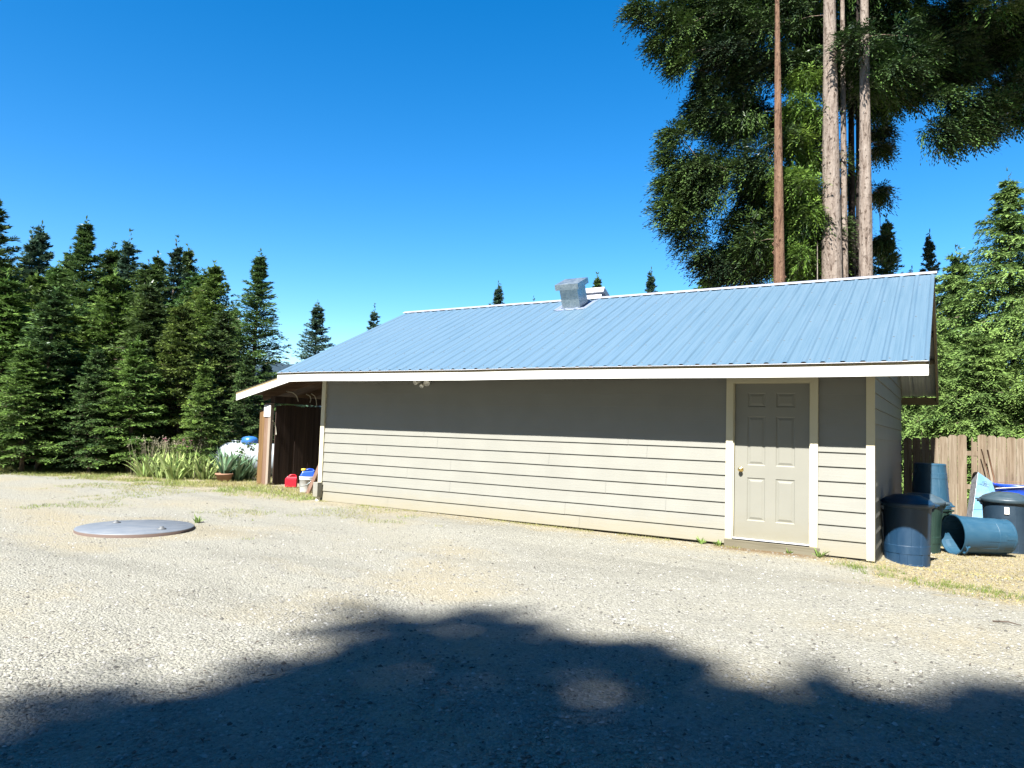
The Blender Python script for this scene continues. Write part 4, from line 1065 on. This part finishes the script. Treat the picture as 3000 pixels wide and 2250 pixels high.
o = trash_can('trash_can', 'faded blue trash can stacked upside-down on a squat green can', (p3[0], p3[1], zg+.585+.70), .70, .225, .275, BLUE2, False, hang=(.15, .15+math.pi)); o.rotation_euler = (math.pi, 0, .3)
# fallen can
axd = np.array([math.sin(R(56)), math.cos(R(56)), .0]); axd /= np.linalg.norm(axd); mouth = at(2791, 1567, 10.5); mouth[2] = float(gz(mouth[0]+.3, mouth[1]+.2))+.296
xa = nrm(np.cross(axd, np.array([0, 0, 1.]))); za = -axd; ya = np.cross(za, xa)
o = trash_can('trash_can', 'empty blue trash can lying on its side with its open mouth showing', (0, 0, 0), .80, .245, .272, BLUE2, False, hang=(0, 0), ph=.3)
for ch in list(o.children):
    if ch.name.startswith('handle'): bpy.data.objects.remove(ch)
can_handle(R(0), .284, .765).build('handle', BLUE2, o); can_handle(R(180), .284, .765).build('handle', BLUE2, o)
Mx = Matrix.Identity(4); ph_ = R(-38)
xr_ = xa*math.cos(ph_)+ya*math.sin(ph_); yr_ = -xa*math.sin(ph_)+ya*math.cos(ph_)
# keep a handle near the ground on the viewer's side
org = mouth-za*.80; org[2] = mouth[2]-.022
za2 = nrm(mouth-org)
for i in range(3): Mx[i][0], Mx[i][1], Mx[i][2], Mx[i][3] = xr_[i], yr_[i], za2[i], org[i]
o.matrix_world = Mx
p5 = (1.50, 3.88); c5 = trash_can('trash_can', 'navy lidded trash can with a white tag under its rim', (p5[0], p5[1], G0(p5)-.01), .80, .28, .31, BLUE3, True, ph=.9, hang=(math.pi+.1, .1), lidm=plastic('slate_lid', (.018, .034, .046), (.028, .046, .058)))
TAGM = painted('paper_tag', (.6, .56, .52), .08)
tg = MB(); dv = nrm(np.array([C[0]-p5[0]+.55, C[1]-p5[1], 0])); sd_ = np.array([-dv[1], dv[0], 0]); rr_ = .3155
P = []
for s, z in ((-.03, .595), (.03, .595), (.03, .70), (-.03, .70)): P.append(dv*rr_+sd_*s+np.array([0, 0, z+.0]))
tg.hexa(P+[p+dv*.003 for p in P]); tg.build('paper_tag', TAGM, c5)
ik = MB(); ctr = dv*(rr_+.0045)+np.array([0, 0, .63])
ik.tube([ctr+sd_*.016*math.cos(t)+np.array([0, 0, .012*math.sin(t)]) for t in np.linspace(2.6, 7.0, 9)], .0022, 5); ik.build('ink_mark', RUST, c5)

# ---- folded metal chute leaning behind the fallen can
CHUTE = mat('sky_blue_sheet_metal', (.16, .30, .44), .25, .15, .9); q = N(CHUTE)
q.color(q.ramp(q.noise(q.co(), 2.4, 4), [(.42, (.125, .265, .40)), (.60, (.20, .32, .42)), (.68, (.40, .44, .46))])); q.l(q.ramp(q.noise(q.co(), 9, 6, .7), [(.35, (.16,)*3), (.7, (.42,)*3)]), q.b.inputs['Roughness']); q.bump(q.noise(q.co(), 5, 3), .25, .03)  # sky reflection and pale highlight painted into the base colour
OLDM = mat('spotted_old_sheet', (.5, .5, .52), .5, .6); q = N(OLDM)
q.color(q.ramp(q.noise(q.co(), 16, 6, .75), [(.36, (.12, .085, .075)), (.46, (.22, .26, .32)), (.62, (.36, .38, .40))])); q.bump(q.noise(q.co(), 20, 4), .3, .01)
ch_ = empty('metal_chute', at(2832, 1590, 12.0), 'folded sky-reflecting metal chute leaning behind the fallen can', 'metal sheet')
co_ = np.array(ch_.location)
TL, TRr, MR, BR, BL = at(2865, 1383, 12.45), at(2906, 1411, 12.5), at(2916, 1441, 12.45), at(2899, 1590, 12.0), at(2838, 1590, 11.95)
LT, LB = at(2846, 1408, 12.75), at(2820, 1590, 12.3)
bk_ = np.array([.0, .006, -.001])
def plate(P, th=np.array([.001, .004, 0])):
    mb = MB(); P = [p-co_ for p in P]; Q = [p+th for p in P]; n = len(P)
    mb.add(P+Q, [tuple(range(n)), tuple(range(2*n-1, n-1, -1))]+[(i, i+n, (i+1) % n+n, (i+1) % n) for i in range(n)]); return mb
plate([BL, BR, MR, TRr, TL]).build('face_plate', CHUTE, ch_)
plate([LB, BL, TL, LT], np.array([.004, .001, 0])).build('side_plate', OLDM, ch_)
mb = MB(); arc = []
for k in range(9):                                          # curved hood behind the top opening
    t = k/8; a = TL*(1-t)+LT*t+np.array([-.02, .05, .055])*math.sin(t*math.pi)*1.0; arc.append(a-co_)
dn = (LB-LT)*.16
mb.add(arc+[a+np.array([.03, .16, -.10]) for a in arc], [(i, i+1, i+10, i+9) for i in range(8)]); mb.build('hood', mat('dark_hood_metal', (.05, .05, .055), .5, .5), ch_)
mk = MB(); nf = nrm(np.cross(BR-BL, TL-BL)); nf = nf if np.dot(nf, C-BL) > 0 else -nf
def onf(px, py): return on_plane(px, py, BL, nf)+nf*.003-co_
for path in ([(2878, 1411), (2884, 1410), (2884, 1416), (2879, 1419), (2888, 1420), (2897, 1418)], [(2884, 1412), (2890, 1411), (2891, 1415), (2886, 1417)], [(2865, 1418), (2878, 1418)]):
    mk.tube([onf(*p_) for p_ in path], .003, 5)
mk.build('scrawled_mark', mat('marker_ink', (.03, .07, .13), .7), ch_)
mk = MB(); mk.tube([onf(2850, 1492), onf(2892, 1492)], .0022, 5); mk.build('seam', mat('seam_line', (.10, .2, .32), .5, .5), ch_)
# rods
for i, (a, b, lb) in enumerate([((2875, 1316, 12.9), (2911, 1450, 12.75), 'rusty thin rod leaning on the fence, inner of the pair over the chute'), ((2893, 1318, 12.8), (2922, 1450, 12.65), 'thicker rusty rod leaning on the fence above the blue tub')]):
    A, B = at(*a), at(*b); d_ = (B-A)/np.linalg.norm(B-A); zg = -.2; t_ = (zg-A[2])/d_[2]; E_ = A+d_*t_
    mb = MB(); mb.tube([E_, (A+E_)/2+np.array([.004, 0, 0]), A], .009 if i == 0 else .013, 8)
    o = mb.build('rusty_rod', wood('rusty_rod_skin%d' % i, (.20, .11, .065), (.30, .19, .12), (.08, .045, .03), 'z', 20), None, E_); tag(o, lb, 'rod', 'rods leaning on the fence')
# blue tub
TUB = mat('bright_blue_tub', (.008, .045, .33), .35); tb = at(2978, 1500, 12.55); tz = G0(tb)
tub = empty('plastic_tub', (tb[0], tb[1], tz+.07), 'bright blue plastic tub with white rope behind the tagged can', 'tub')
mb = MB(); mb.lathe([(.27, -.05), (.30, .5), (.335, .80), (.335, .88), (.35, .885), (.36, .93), (.352, .945), (.325, .935), (.31, .8), (.28, .3)], n=48); mb.build('body', TUB, tub)
hh = MB(); hh.lathe([(.29, .86), (.001, .865)], n=40); hh.build('contents', mat('tub_inside', (.02, .04, .2), .6), tub)
ROPE = mat('white_rope', (.7, .68, .62), .8)
tdir = nrm(np.array([C[0]-tb[0], C[1]-tb[1], 0])); tsd = np.array([-tdir[1], tdir[0], 0])
for a0, a1, z0, z1 in ((-.9, .5, .86, .93), (.25, .7, .70, .95)):
    mb = MB(); pts = []
    for k in range(10):
        a = a0+(a1-a0)*k/9; d_ = tdir*math.cos(a)+tsd*math.sin(a); pts.append(d_*.366+np.array([0, 0, z0+(z1-z0)*k/9]))
    mb.tube(pts, .006, 6); mb.build('rope', ROPE, tub)
mb = MB(); mb.tube([tdir*.35*math.cos(a)+tsd*.35*math.sin(a)+np.array([0, 0, .945+.05*math.sin((a+1.0)/2*math.pi)]) for a in np.linspace(-1, 1, 12)], .004, 6); mb.build('bail_wire', RUST, tub)

# ---- things at the lean-to mouth
REDP = mat('red_can_plastic', (.36, .008, .02), .35)
rc = empty('gas_can', (-11.36, 1.30, G0((-11.36, 1.3))), 'small red gas can on the ground by the plank wall', 'gas can')
mb = MB(); mb.bbox(-.125, .125, -.09, .09, 0, .205, .022); mb.build('body', REDP, rc)
mb = MB(); mb.hexa([(-.112, -.078, .205), (.112, -.078, .205), (.112, .078, .205), (-.112, .078, .205), (-.085, -.06, .228), (.105, -.06, .232), (.105, .06, .232), (-.085, .06, .228)]); mb.build('shoulder', REDP, rc)
mb = MB(); mb.tube([(-.05, 0, .215), (-.045, 0, .25), (-.01, 0, .268), (.07, 0, .268), (.095, 0, .25), (.1, 0, .2)], .014, 8); mb.build('handle', REDP, rc)
mb = MB(); mb.lathe([(.022, .22), (.022, .25), (.001, .252)], (-.075, 0, -.01), 12); mb.build('cap', mat('black_cap', (.02, .02, .02), .5), rc)
rc.rotation_euler = (0, 0, .78); rc.scale = (1.0, 1.0, 1.0)
BKW = painted('white_bucket_plastic', (.47, .465, .45), .03)
bk = empty('bucket', (-10.40, .84, G0((-10.4, .84))), 'white lidded plastic bucket under the blue jug', 'bucket')
mb = MB(); mb.lathe([(.001, 0), (.128, 0), (.135, .01), (.149, .255), (.155, .258), (.155, .285), (.15, .288), (.152, .30), (.158, .302), (.158, .318), (.15, .322), (.12, .318), (.001, .318)], n=36); mb.build('body', BKW, bk)
mb = MB(); mb.tube([(-.156*math.cos(a), -.156*math.sin(abs(a))*.9-.005, .27-.14*math.sin(abs(a))) for a in np.linspace(.05, math.pi-.05, 14)], .003, 5); mb.build('bail', GALV, bk)
JUG = mat('blue_jug_plastic', (.01, .05, .30), .3)
jg = empty('water_jug', (-10.40, .84, G0((-10.4, .84))+.321), 'bright blue jug with yellow cap sitting on the white bucket', 'jug')
mb = MB(); mb.hexa([(-.15, -.10, .0), (.15, -.10, 0), (.15, .10, 0), (-.15, .10, 0), (-.10, -.075, .105), (.135, -.075, .125), (.135, .075, .125), (-.10, .075, .105)]); bv = mb.build('body', JUG, jg)
bm_ = bv.modifiers.new('b', 'BEVEL'); bm_.width = .022; bm_.segments = 3
mb = MB(); mb.tube([(-.03, 0, .10), (-.02, 0, .135), (.03, 0, .148), (.10, 0, .145), (.128, 0, .11)], .016, 8); mb.build('handle', JUG, jg)
YEL = mat('yellow_cap_plastic', (.40, .30, .04), .4)
mb = MB(); mb.lathe([(.001, 0), (.048, 0), (.05, .012), (.05, .035), (.044, .042), (.001, .044)], (-.075, 0, .115), 16); mb.build('cap', YEL, jg)
jg.rotation_euler = (0, 0, .78)
LUMB = wood('pink_lumber', (.25, .155, .115), (.31, .21, .165), (.15, .085, .06), 'z', 9)
for i, (bx_, by_, tx, tz_, w_, lb) in enumerate([(-10.245, .72, (934, 1345), None, .085, 'longer pinkish timber leaning on the shed corner beside the bucket'), (-10.10, .80, (931, 1384), None, .07, 'shorter pinkish timber leaning under the longer one at the shed corner')]):
    tp = on_x(tx[0], tx[1], -9.29); A = np.array([bx_, by_, G0((bx_, by_))-.01]); B = np.array([-9.29, max(.12, tp[1]+.12), tp[2]+.02])
    mb = MB(); mb.beam(A-A, B-A, w_, .038, up=(0, 1, 0)); o = mb.build('timber', LUMB, None); o.location = A
    tag(o, lb, 'timber', 'timbers leaning on the shed corner')
HOSE = mat('pale_hose', (.33, .31, .24), .5)
hk = [(848, 1150), (864, 1153), (872, 1163), (875, 1180)]
for i, (pts_, lb) in enumerate([([(840, 1147), (858, 1150), (869, 1160), (874, 1176)], 'pale hose loop hanging from the lean-to roof, nearer the post'), ([(897, 1155), (908, 1160), (911, 1170), (908, 1180)], 'middle pale hose loop hanging inside the lean-to'), ([(912, 1153), (922, 1160), (926, 1172), (928, 1190)], 'pale hose loop hanging closest to the shed corner')]):
    P_ = [on_x(a, b, -12.02) for a, b in pts_]; mb = MB(); sm = []
    for k in range(12):
        t = k/11*(len(P_)-1); j = min(int(t), len(P_)-2); sm.append(P_[j]*(1-(t-j))+P_[j+1]*(t-j))
    mb.tube(sm, .011, 6); o = mb.build('hose', HOSE, None, sm[0]); tag(o, lb, 'hose', 'hoses hanging in the lean-to')
mb = MB(); P_ = [on_x(a, b, -12.078) for a, b in ((799, 1233), (805, 1240), (808, 1252), (809, 1272))]; mb.tube(P_, .006, 5); mb.lathe([(.001, -.02), (.012, -.015), (.012, .01), (.001, .012)], P_[-1], 8)
tag(mb.build('cable', HOSE, None, P_[0]), 'thin pale cable hanging on the plank wall beside the post', 'cable')

# ---- propane tank
TANK = painted('white_tank_paint', (.215, .245, .27), .05, .35)
tdirx = nrm(np.array([RT[0], RT[1], 0])+.12*np.array([fw[0], fw[1], 0])); tdp = np.array([-tdirx[1], tdirx[0], 0]); rT = .40
tc0 = at(617, 1345, 18.6)+tdirx*rT; zc = G0(tc0)+.47
tk = empty('propane_tank', (tc0[0]+tdirx[0], tc0[1]+tdirx[1], zc-.47), 'white propane tank lying behind the irises and the lean-to post', 'tank')
M = np.array([tdp, np.array([0, 0, 1.]), tdirx]).T
mb = MB(); prof_ = [(max(.001, rT*math.sin(a)), -rT*.85*math.cos(a)-.95) for a in np.linspace(0, math.pi/2, 9)]+[(rT, z) for z in (-.5, 0, .5, .95)]+[(max(.001, rT*math.cos(a)), .95+rT*.85*math.sin(a)) for a in np.linspace(0.1, math.pi/2, 8)]
mb.lathe(prof_, (0, 0, .47), 36, M); mb.build('shell', TANK, tk)
for s in (-.62, .62):
    mb = MB(); c = tdirx*s; mb.tube([c+np.array([0, 0, .47+rT-.01])+tdirx*(-.055)]+[c+tdirx*(-.055*math.cos(a))+np.array([0, 0, .47+rT+.03+.06*math.sin(a)]) for a in np.linspace(0, math.pi, 9)]+[c+tdirx*.055+np.array([0, 0, .47+rT-.01])], .014, 6); mb.build('lifting_lug', TANK, tk)
    mb = MB(); a_, b_ = c-tdp*.3, c+tdp*.3
    mb.beam(a_+np.array([0, 0, .06]), b_+np.array([0, 0, .06]), .10, .16); mb.build('leg', TANK, tk)
dome_px = on_plane(731, 1297, np.array([tk.location[0], tk.location[1], 0]), tdp)-np.array(tk.location)
DOMEM = mat('blue_dome_plastic', (.022, .10, .30), .35)
mb = MB(); c = tdirx*float(np.dot(dome_px, tdirx))
mb.lathe([(.185, -.02), (.195, .06), (.19, .12), (.15, .165), (.09, .185), (.001, .19)], c+np.array([0, 0, .47+rT-.015]), 28, sq=.06); mb.build('dome_lid', DOMEM, tk)
mb = MB(); c2_ = c-tdirx*.36
for kk in (-.06, .02, .08): mb.tube([c2_+tdirx*kk+np.array([0, 0, .47+rT-.02]), c2_+tdirx*kk+np.array([0, 0, .47+rT+.055])], .016, 8)
mb.tube([c2_-tdirx*.09+np.array([0, 0, .47+rT+.05]), c2_+tdirx*.11+np.array([0, 0, .47+rT+.05])], .012, 8)
mb.build('valve', GALV, tk)

# ---- plants
def blades(n, rg, L0, L1, w, spread, lean0, lean1, curve, K=6, z0=0.0, fold=True):
    """strap leaves: (n) arching tapered ribbons from a clump base"""
    a = rg.uniform(0, 6.283, n); r0 = spread*np.sqrt(rg.random(n)); aa = a+rg.normal(0, .5, n)
    base = np.stack([r0*np.cos(aa), r0*np.sin(aa), np.full(n, z0)], 1); Lb = rg.uniform(L0, L1, n); le = rg.uniform(lean0, lean1, n)
    V = []; t = np.linspace(0, 1, K+1)
    h = np.stack([np.cos(a), np.sin(a), np.zeros(n)], 1); sdv = np.stack([-np.sin(a), np.cos(a), np.zeros(n)], 1)
    tw = rg.uniform(-.9, .9, n); sdv = nrm(sdv*np.cos(tw)[:, None]+h*np.sin(tw)[:, None])
    cv = curve*rg.uniform(.3, 1.5, n)
    th = le[:, None]+cv[:, None]*t[None]**1.5
    dx = np.cumsum(np.sin(th)*Lb[:, None]/K, 1); dz = np.cumsum(np.cos(th)*Lb[:, None]/K, 1)
    dx -= dx[:, :1]; dz -= dz[:, :1]
    mid = base[:, None]+h[:, None]*dx[..., None]; mid[..., 2] += dz
    wt = w*rg.uniform(.7, 1.2, n)[:, None]*np.array([(.75+.5*x)*(1-x**3)+.03 for x in t])[None]
    A = mid+sdv[:, None]*(wt*.5)[..., None]; B = mid-sdv[:, None]*(wt*.5)[..., None]
    V = np.stack([A, B], 2).reshape(-1, 3); s = 2*(K+1)
    fc = np.array([(2*k, 2*k+1, 2*k+3, 2*k+2) for k in range(K)])
    Fc = (fc[None]+(np.arange(n)*s)[:, None, None]).reshape(-1, 4)
    tt = np.clip(np.repeat(rg.normal(.5, .22, n), K), 0, 1)
    return V, Fc, tt
IRIS = leaf('iris_leaves', (.10, .16, .05), (.32, .38, .13), .3, .45, .01)
STEM = leaf('dry_flower_stems', (.22, .20, .13), (.40, .37, .28), .2, .5, .01)
PINK = mat('magenta_petals', (.42, .05, .20), .7)
rgp = np.random.default_rng(5)
irp = []
for i in range(2):
    irp.append(blades(46 if i == 0 else 38, rgp, .45, .85, .055, .17, .05, .62, .75))
GI = 'iris clumps along the verge'
for i, (px, py, s, lb) in enumerate([(425, 1398, .95, 'iris clump with sprawling leaves at the dark end of the bed'), (470, 1402, 1.0, 'iris clump with crooked bent leaves in the bed, below seed stalks'), (512, 1407, 1.0, 'broad bladed iris clump in front of the pink flowers'), (560, 1405, .95, 'yellow-green iris clump in the middle of the bed'), (602, 1408, .9, 'iris clump just before the white tank end')]):
    p = on_z(px, py); v_, f_, t_ = irp[i % 2]
    o = np_mesh('iris_clump', v_@rotz(i*1.3).T*s, f_, IRIS, None, tint=t_); o.location = (p[0], p[1], G0(p)); tag(o, lb, 'iris', GI)
ls = blades(160, rgp, .5, .95, .020, .45, .0, .35, .3, K=4)
for px, py, lb, s in ((585, 1393, 'tall pale lily foliage behind the iris bed beside the tank', 1.0), (520, 1391, 'grey-green stalks rising behind the iris bed', 1.05)):
    p = on_z(px, py); o = np_mesh('tall_foliage', ls[0]@rotz(px).T*s*np.array([1.0, 1.0, 1]), ls[1], IRIS, None, tint=np.clip(ls[2]+.15, 0, 1)); o.location = (p[0], p[1], G0(p)); tag(o, lb, 'foliage', 'tall foliage behind the irises')
# flower stalks and seed heads
def stalks(px0, px1, py, n, h0, h1, label, pink, seed):
    rg = np.random.default_rng(seed); a = on_z(px0, py); b = on_z(px1, py); mb = MB(); c = (a+b)/2; fls = []
    for k in range(n):
        p = a+(b-a)*rg.random()-c; p = p+np.array([rg.normal(0, .12), rg.normal(0, .18), 0]); p[2] = 0; hh = rg.uniform(h0, h1); lx, ly = rg.normal(0, .10, 2)
        top = p+np.array([lx, ly, hh]); mb.tube([p, p+np.array([lx*.3, ly*.3, hh*.6]), top], [.006, .005, .004], 4, cap=False)
        for _ in range(5):
            q_ = top+np.array([rg.normal(0, .025), rg.normal(0, .025), rg.uniform(-.16, .03)]); d_ = np.array([rg.normal(0, .02), rg.normal(0, .02), rg.uniform(-.05, .04)])
            mb.tube([q_, q_+d_*.5, q_+d_], [.003, .011, .002], 4, cap=False)
        if pink and rg.random() < .35: fl = MB(); fls.append(fl); fl.lathe([(.001, .0), (.022, .008), (.026, .016), (.001, .018)], top, 7)
    root = empty('flower_stalks', (c[0], c[1], G0(c)), label, 'flowers', 'flower stalks behind the irises')
    mb.build('stem', STEM, root)
    for fl in fls: fl.build('bloom', PINK, root)
stalks(420, 470, 1394, 26, .75, 1.0, 'drooping straw coloured seed stalks against the dark wood', False, 1)
stalks(470, 545, 1392, 40, .7, .95, 'silvery stalks with pink blooms behind the iris bed', True, 2)
stalks(545, 612, 1396, 34, .7, .98, 'pale upright seed stalks with a few pink blooms beside the tank', True, 3)
# pot with agave like plant and the mixed clump by the post
TERRA = painted('terracotta', (.22, .125, .08), .12, .8)
pp = on_z(656, 1413); pp[2] = G0(pp); pot = empty('flower_pot', pp, 'wide terracotta pot holding strap leaved plant by the lean-to', 'pot')
mb = MB(); mb.lathe([(.001, 0), (.13, 0), (.185, .15), (.20, .155), (.205, .19), (.185, .192), (.175, .15), (.001, .145)], n=32); mb.build('body', TERRA, pot)
AGA = leaf('blue_green_strap_leaves', (.045, .095, .055), (.13, .19, .10), .2, .4, .01)
ag = blades(26, rgp, .45, .75, .075, .05, .1, .8, .55); o = np_mesh('potted_plant', ag[0], ag[1], AGA, None, tint=ag[2]); o.location = (pp[0], pp[1], pp[2]+.15); tag(o, 'strap leaved plant spreading from the terracotta pot', 'plant')
ag2 = blades(40, rgp, .5, .85, .065, .12, .0, .6, .45)
for i, (px, py, t_, s, lb) in enumerate([(690, 1411, 0, 1.0, 'blue-green upright strap plant between pot and post'), (722, 1409, 0, .85, 'tangled leafy clump with curled leaves against the rough plank'), (665, 1404, 0, 1.0, 'dark strap clump behind the terracotta pot')]):
    p = on_z(px, py); o = np_mesh('strap_plant', ag2[0]@rotz(i*2.0).T*s, ag2[1], AGA, None, tint=ag2[2]); o.location = (p[0], p[1], G0(p)); tag(o, lb, 'plant', 'strap leaved plants by the lean-to')
# leafy mid-height sprigs over the tank
LEAFY = leaf('broad_leaves', (.06, .12, .04), (.14, .22, .07), .3, .5, .01)
rg = np.random.default_rng(31); n = 48
O_ = np.stack([rg.normal(0, .20, n), rg.normal(0, .12, n), rg.uniform(.2, .95, n)], 1); D_ = nrm(rg.normal(0, 1, (n, 3))*np.array([1, 1, .4]))
lv = sprays(O_, D_, np.full(n, .10), 4, .12, .05, .05, rg, rg.random(n)); p = on_z(712, 1405)
sh = empty('leafy_plant', (p[0], p[1], G0(p)), 'leafy stemmed plant rising in front of the white tank by the post', 'plant')
np_mesh('foliage', lv[0], lv[1], LEAFY, sh, tint=lv[2]); mb = MB()
for k in range(7): mb.tube([(rg.normal(0, .05), rg.normal(0, .05), 0), (rg.normal(0, .1), rg.normal(0, .1), .5), (rg.normal(0, .2), rg.normal(0, .1), .95)], [.008, .006, .003], 4, cap=False)
mb.build('stem', STEM, sh)
# pale stake and dry twigs at the verge
sa = on_z(102, 1377); sb = at(107, 1341, np.dot(sa-C, fw)); mb = MB(); mb.tube([sa-sa, sb-sa], .016, 6); mb.box(sb[0]-sa[0]-.03, sb[0]-sa[0]+.03, sb[1]-sa[1]-.02, sb[1]-sa[1]+.02, sb[2]-.001, sb[2]+.018)
o = mb.build('stake', painted('pale_stake', (.5, .47, .42), .1), None); o.location = sa; tag(o, 'short pale stake standing on the grassy verge before the wood', 'stake')

# ---- grass: uncountable blades
def grass_at(X, Yv, rg, h0, h1, w, tint_mu, name, label, lean=.5):
    n = len(X); a = rg.uniform(0, 6.283, n); h = h0*(h1/h0)**rg.random(n); l = rg.normal(0, lean, (n, 2))*h[:, None]
    Z = gz(X, Yv)-.006; b = np.stack([X, Yv, Z], 1); s = np.stack([np.cos(a)*w*.5, np.sin(a)*w*.5, np.zeros(n)], 1)
    V = np.stack([b-s, b+s, b+np.stack([l[:, 0], l[:, 1], h], 1)], 1).reshape(-1, 3); Fc = np.arange(n*3).reshape(-1, 3)
    o = np_mesh(name, V, Fc, GRASS, None, tint=np.clip(tint_mu+rg.normal(0, .13, n), 0, 1)); return tag(o, label, 'grass', None, 'stuff')
GRASS = leaf('grass_blades', (.33, .26, .13), (.12, .19, .03), .35, .5, .0)
q = None
rg = np.random.default_rng(8)
def verge_f(x, y): return y-.05+.40*np.maximum(0, -15.3-x)
n = 170000; X = rg.uniform(-23, -9.3, n); Yv = rg.uniform(-3, 6, n); w_ = verge_f(X, Yv)+(vnoise(X*1.3, Yv*1.3, 3)-.5)*1.3
k = (w_ > -.55*rg.random(n)) & (-.8*X+.6*Yv < 17.2) & ~((X > -12.1) & (Yv > 1.2)) & (vnoise(X*2.2, Yv*2.2, 4) > .28*rg.random(n)+.16)
X, Yv = X[k], Yv[k]; grass_at(X, Yv, rg, .02, .085, .011, .48+.75*(vnoise(X*1.1, Yv*1.1, 6)-.35), 'grass', 'patchy green and straw grass on the verge before the wood')
n = 60000; X = rg.uniform(-16, -5, n); Yv = rg.uniform(-6, .4, n)
k = (vnoise(X*.9, Yv*.9, 14)+.35*(vnoise(X*4, Yv*4, 15)-.5)+.16*np.clip((Yv+2.5)/2.5, -1, 1) > .78) & (np.hypot(X+8.35, Yv+4.05) > .74)
X, Yv = X[k], Yv[k]; grass_at(X, Yv, rg, .012, .05, .009, .38+.55*(vnoise(X*1.7, Yv*1.7, 16)), 'grass', 'thin scattered grass growing through the gravel')
n = 60000; X = rg.uniform(-.7, 4.5, n); Yv = rg.uniform(-2.6, 5.6, n)
k = ((Yv+.55*X+(vnoise(X*2, Yv*2, 21)-.5)*.7 > -.98) & (X > .02)) | ((Yv > -.30-.25*vnoise(X*3, Yv*3, 22)) & (X > -.62) & (X <= .02) & (Yv < -.03))
k &= ~((X < .02) & (Yv > -.02))
X, Yv = X[k], Yv[k]; grass_at(X, Yv, rg, .008, .035, .010, .10+.16*vnoise(X*2, Yv*2, 24), 'grass', 'short dry straw grass around the trash cans', 1.5)
# greener tufts along the straw edge
tx = []; ty = []
for k in range(120):
    u = rg.random(); x0_ = -.45+2.3*u; y0_ = -.62-.55*x0_+rg.normal(0, .14) if x0_ > -.1 else -.55+rg.normal(0, .12); m_ = rg.integers(8, 30); sp_ = rg.uniform(.015, .05)
    tx.append(x0_+rg.normal(0, sp_, m_)); ty.append(y0_+rg.normal(0, sp_, m_))
X, Yv = np.concatenate(tx), np.concatenate(ty); grass_at(X, Yv, rg, .02, .07, .006, .85, 'grass', 'small green grass tufts along the edge of the straw patch', .35)
n = 5000; X = rg.uniform(-9.1, -.6, n); Yv = -.03-.12*rg.random(n)**1.5; k = vnoise(X*2.3, Yv*0, 31) > .60
X, Yv = X[k], Yv[k]; grass_at(X, Yv, rg, .012, .045, .006, .45, 'grass', 'low dry grass along the foot of the siding', .6)
WEED = leaf('weed_leaves', (.10, .17, .04), (.19, .27, .07), .3, .5, .01)
wd = blades(16, rgp, .07, .14, .022, .02, .2, .9, .4, K=4)
for i, (px, py, s, lb) in enumerate([(2068, 1583, 1.0, 'leafy weed at the siding foot just outside the door frame'), (2112, 1590, .85, 'smaller weed touching the door frame foot'), (2402, 1626, 1.1, 'bright weed at the door sill end by the short siding'), (2315, 1612, .6, 'tiny weed under the middle of the door sill')]):
    p = on_z(px, py); o = np_mesh('weed', wd[0]@rotz(i*1.9).T*s, wd[1], WEED, None, tint=wd[2]); o.location = (p[0], min(p[1], -.05), G0((p[0], -.06))); tag(o, lb, 'weed', 'weeds at the foot of the wall')
p = on_z(578, 1527); o = np_mesh('weed', wd[0]*1.1, wd[1], WEED, None, tint=wd[2]); o.location = (p[0], p[1], G0(p)); tag(o, 'small green weed beside the round steel lid', 'weed', 'weeds at the foot of the wall')
rg = np.random.default_rng(44); n = 1500; rr_ = 2.5*(16/2.5)**rg.random(n); th_ = rg.uniform(R(82), R(160), n); X = C[0]+rr_*np.cos(th_); Yv = C[1]+rr_*np.sin(th_)
k = ~((X > -9.4) & (X < .1) & (Yv > -.1)) & (np.hypot(X+8.35, Yv+4.05) > .75); X, Yv = X[k], Yv[k]; n = len(X); a = rg.uniform(0, 6.28, n); l = rg.uniform(.012, .05, n)*np.where(rg.random(n) < .06, 2.5, 1); w = rg.uniform(.003, .012, n)
d_ = np.stack([np.cos(a), np.sin(a), rg.normal(0, .15, n)], 1); sd_ = np.stack([-np.sin(a), np.cos(a), rg.normal(0, .3, n)], 1); b_ = np.stack([X, Yv, gz(X, Yv)+.010], 1)
V = np.stack([b_-d_*l[:, None]*.5, b_+sd_*w[:, None]*.5+np.array([0, 0, .004]), b_+d_*l[:, None]*.5, b_-sd_*w[:, None]*.5+np.array([0, 0, .002])], 1).reshape(-1, 3)
tag(np_mesh('leaf_litter', V, np.arange(n*4).reshape(-1, 4), mat('dry_litter', (.045, .03, .02), .9)), 'dark bits of bark and dry leaf scattered over the gravel', 'litter', None, 'stuff')
# a dead twig on the gravel
a_, b_ = on_z(2908, 1820), on_z(2992, 1834); mb = MB(); mid_ = (a_+b_)/2; mb.tube([a_-mid_+np.array([0, 0, .0]), np.array([0.01, .0, .014]), b_-mid_+np.array([0, 0, .004])], [.007, .006, .003], 6)
o = mb.build('twig', mat('dead_twig_bark', (.05, .035, .025), .9), None); o.location = (mid_[0], mid_[1], G0(mid_)+.004); tag(o, 'dead brown twig lying on the gravel near the straw patch', 'twig')
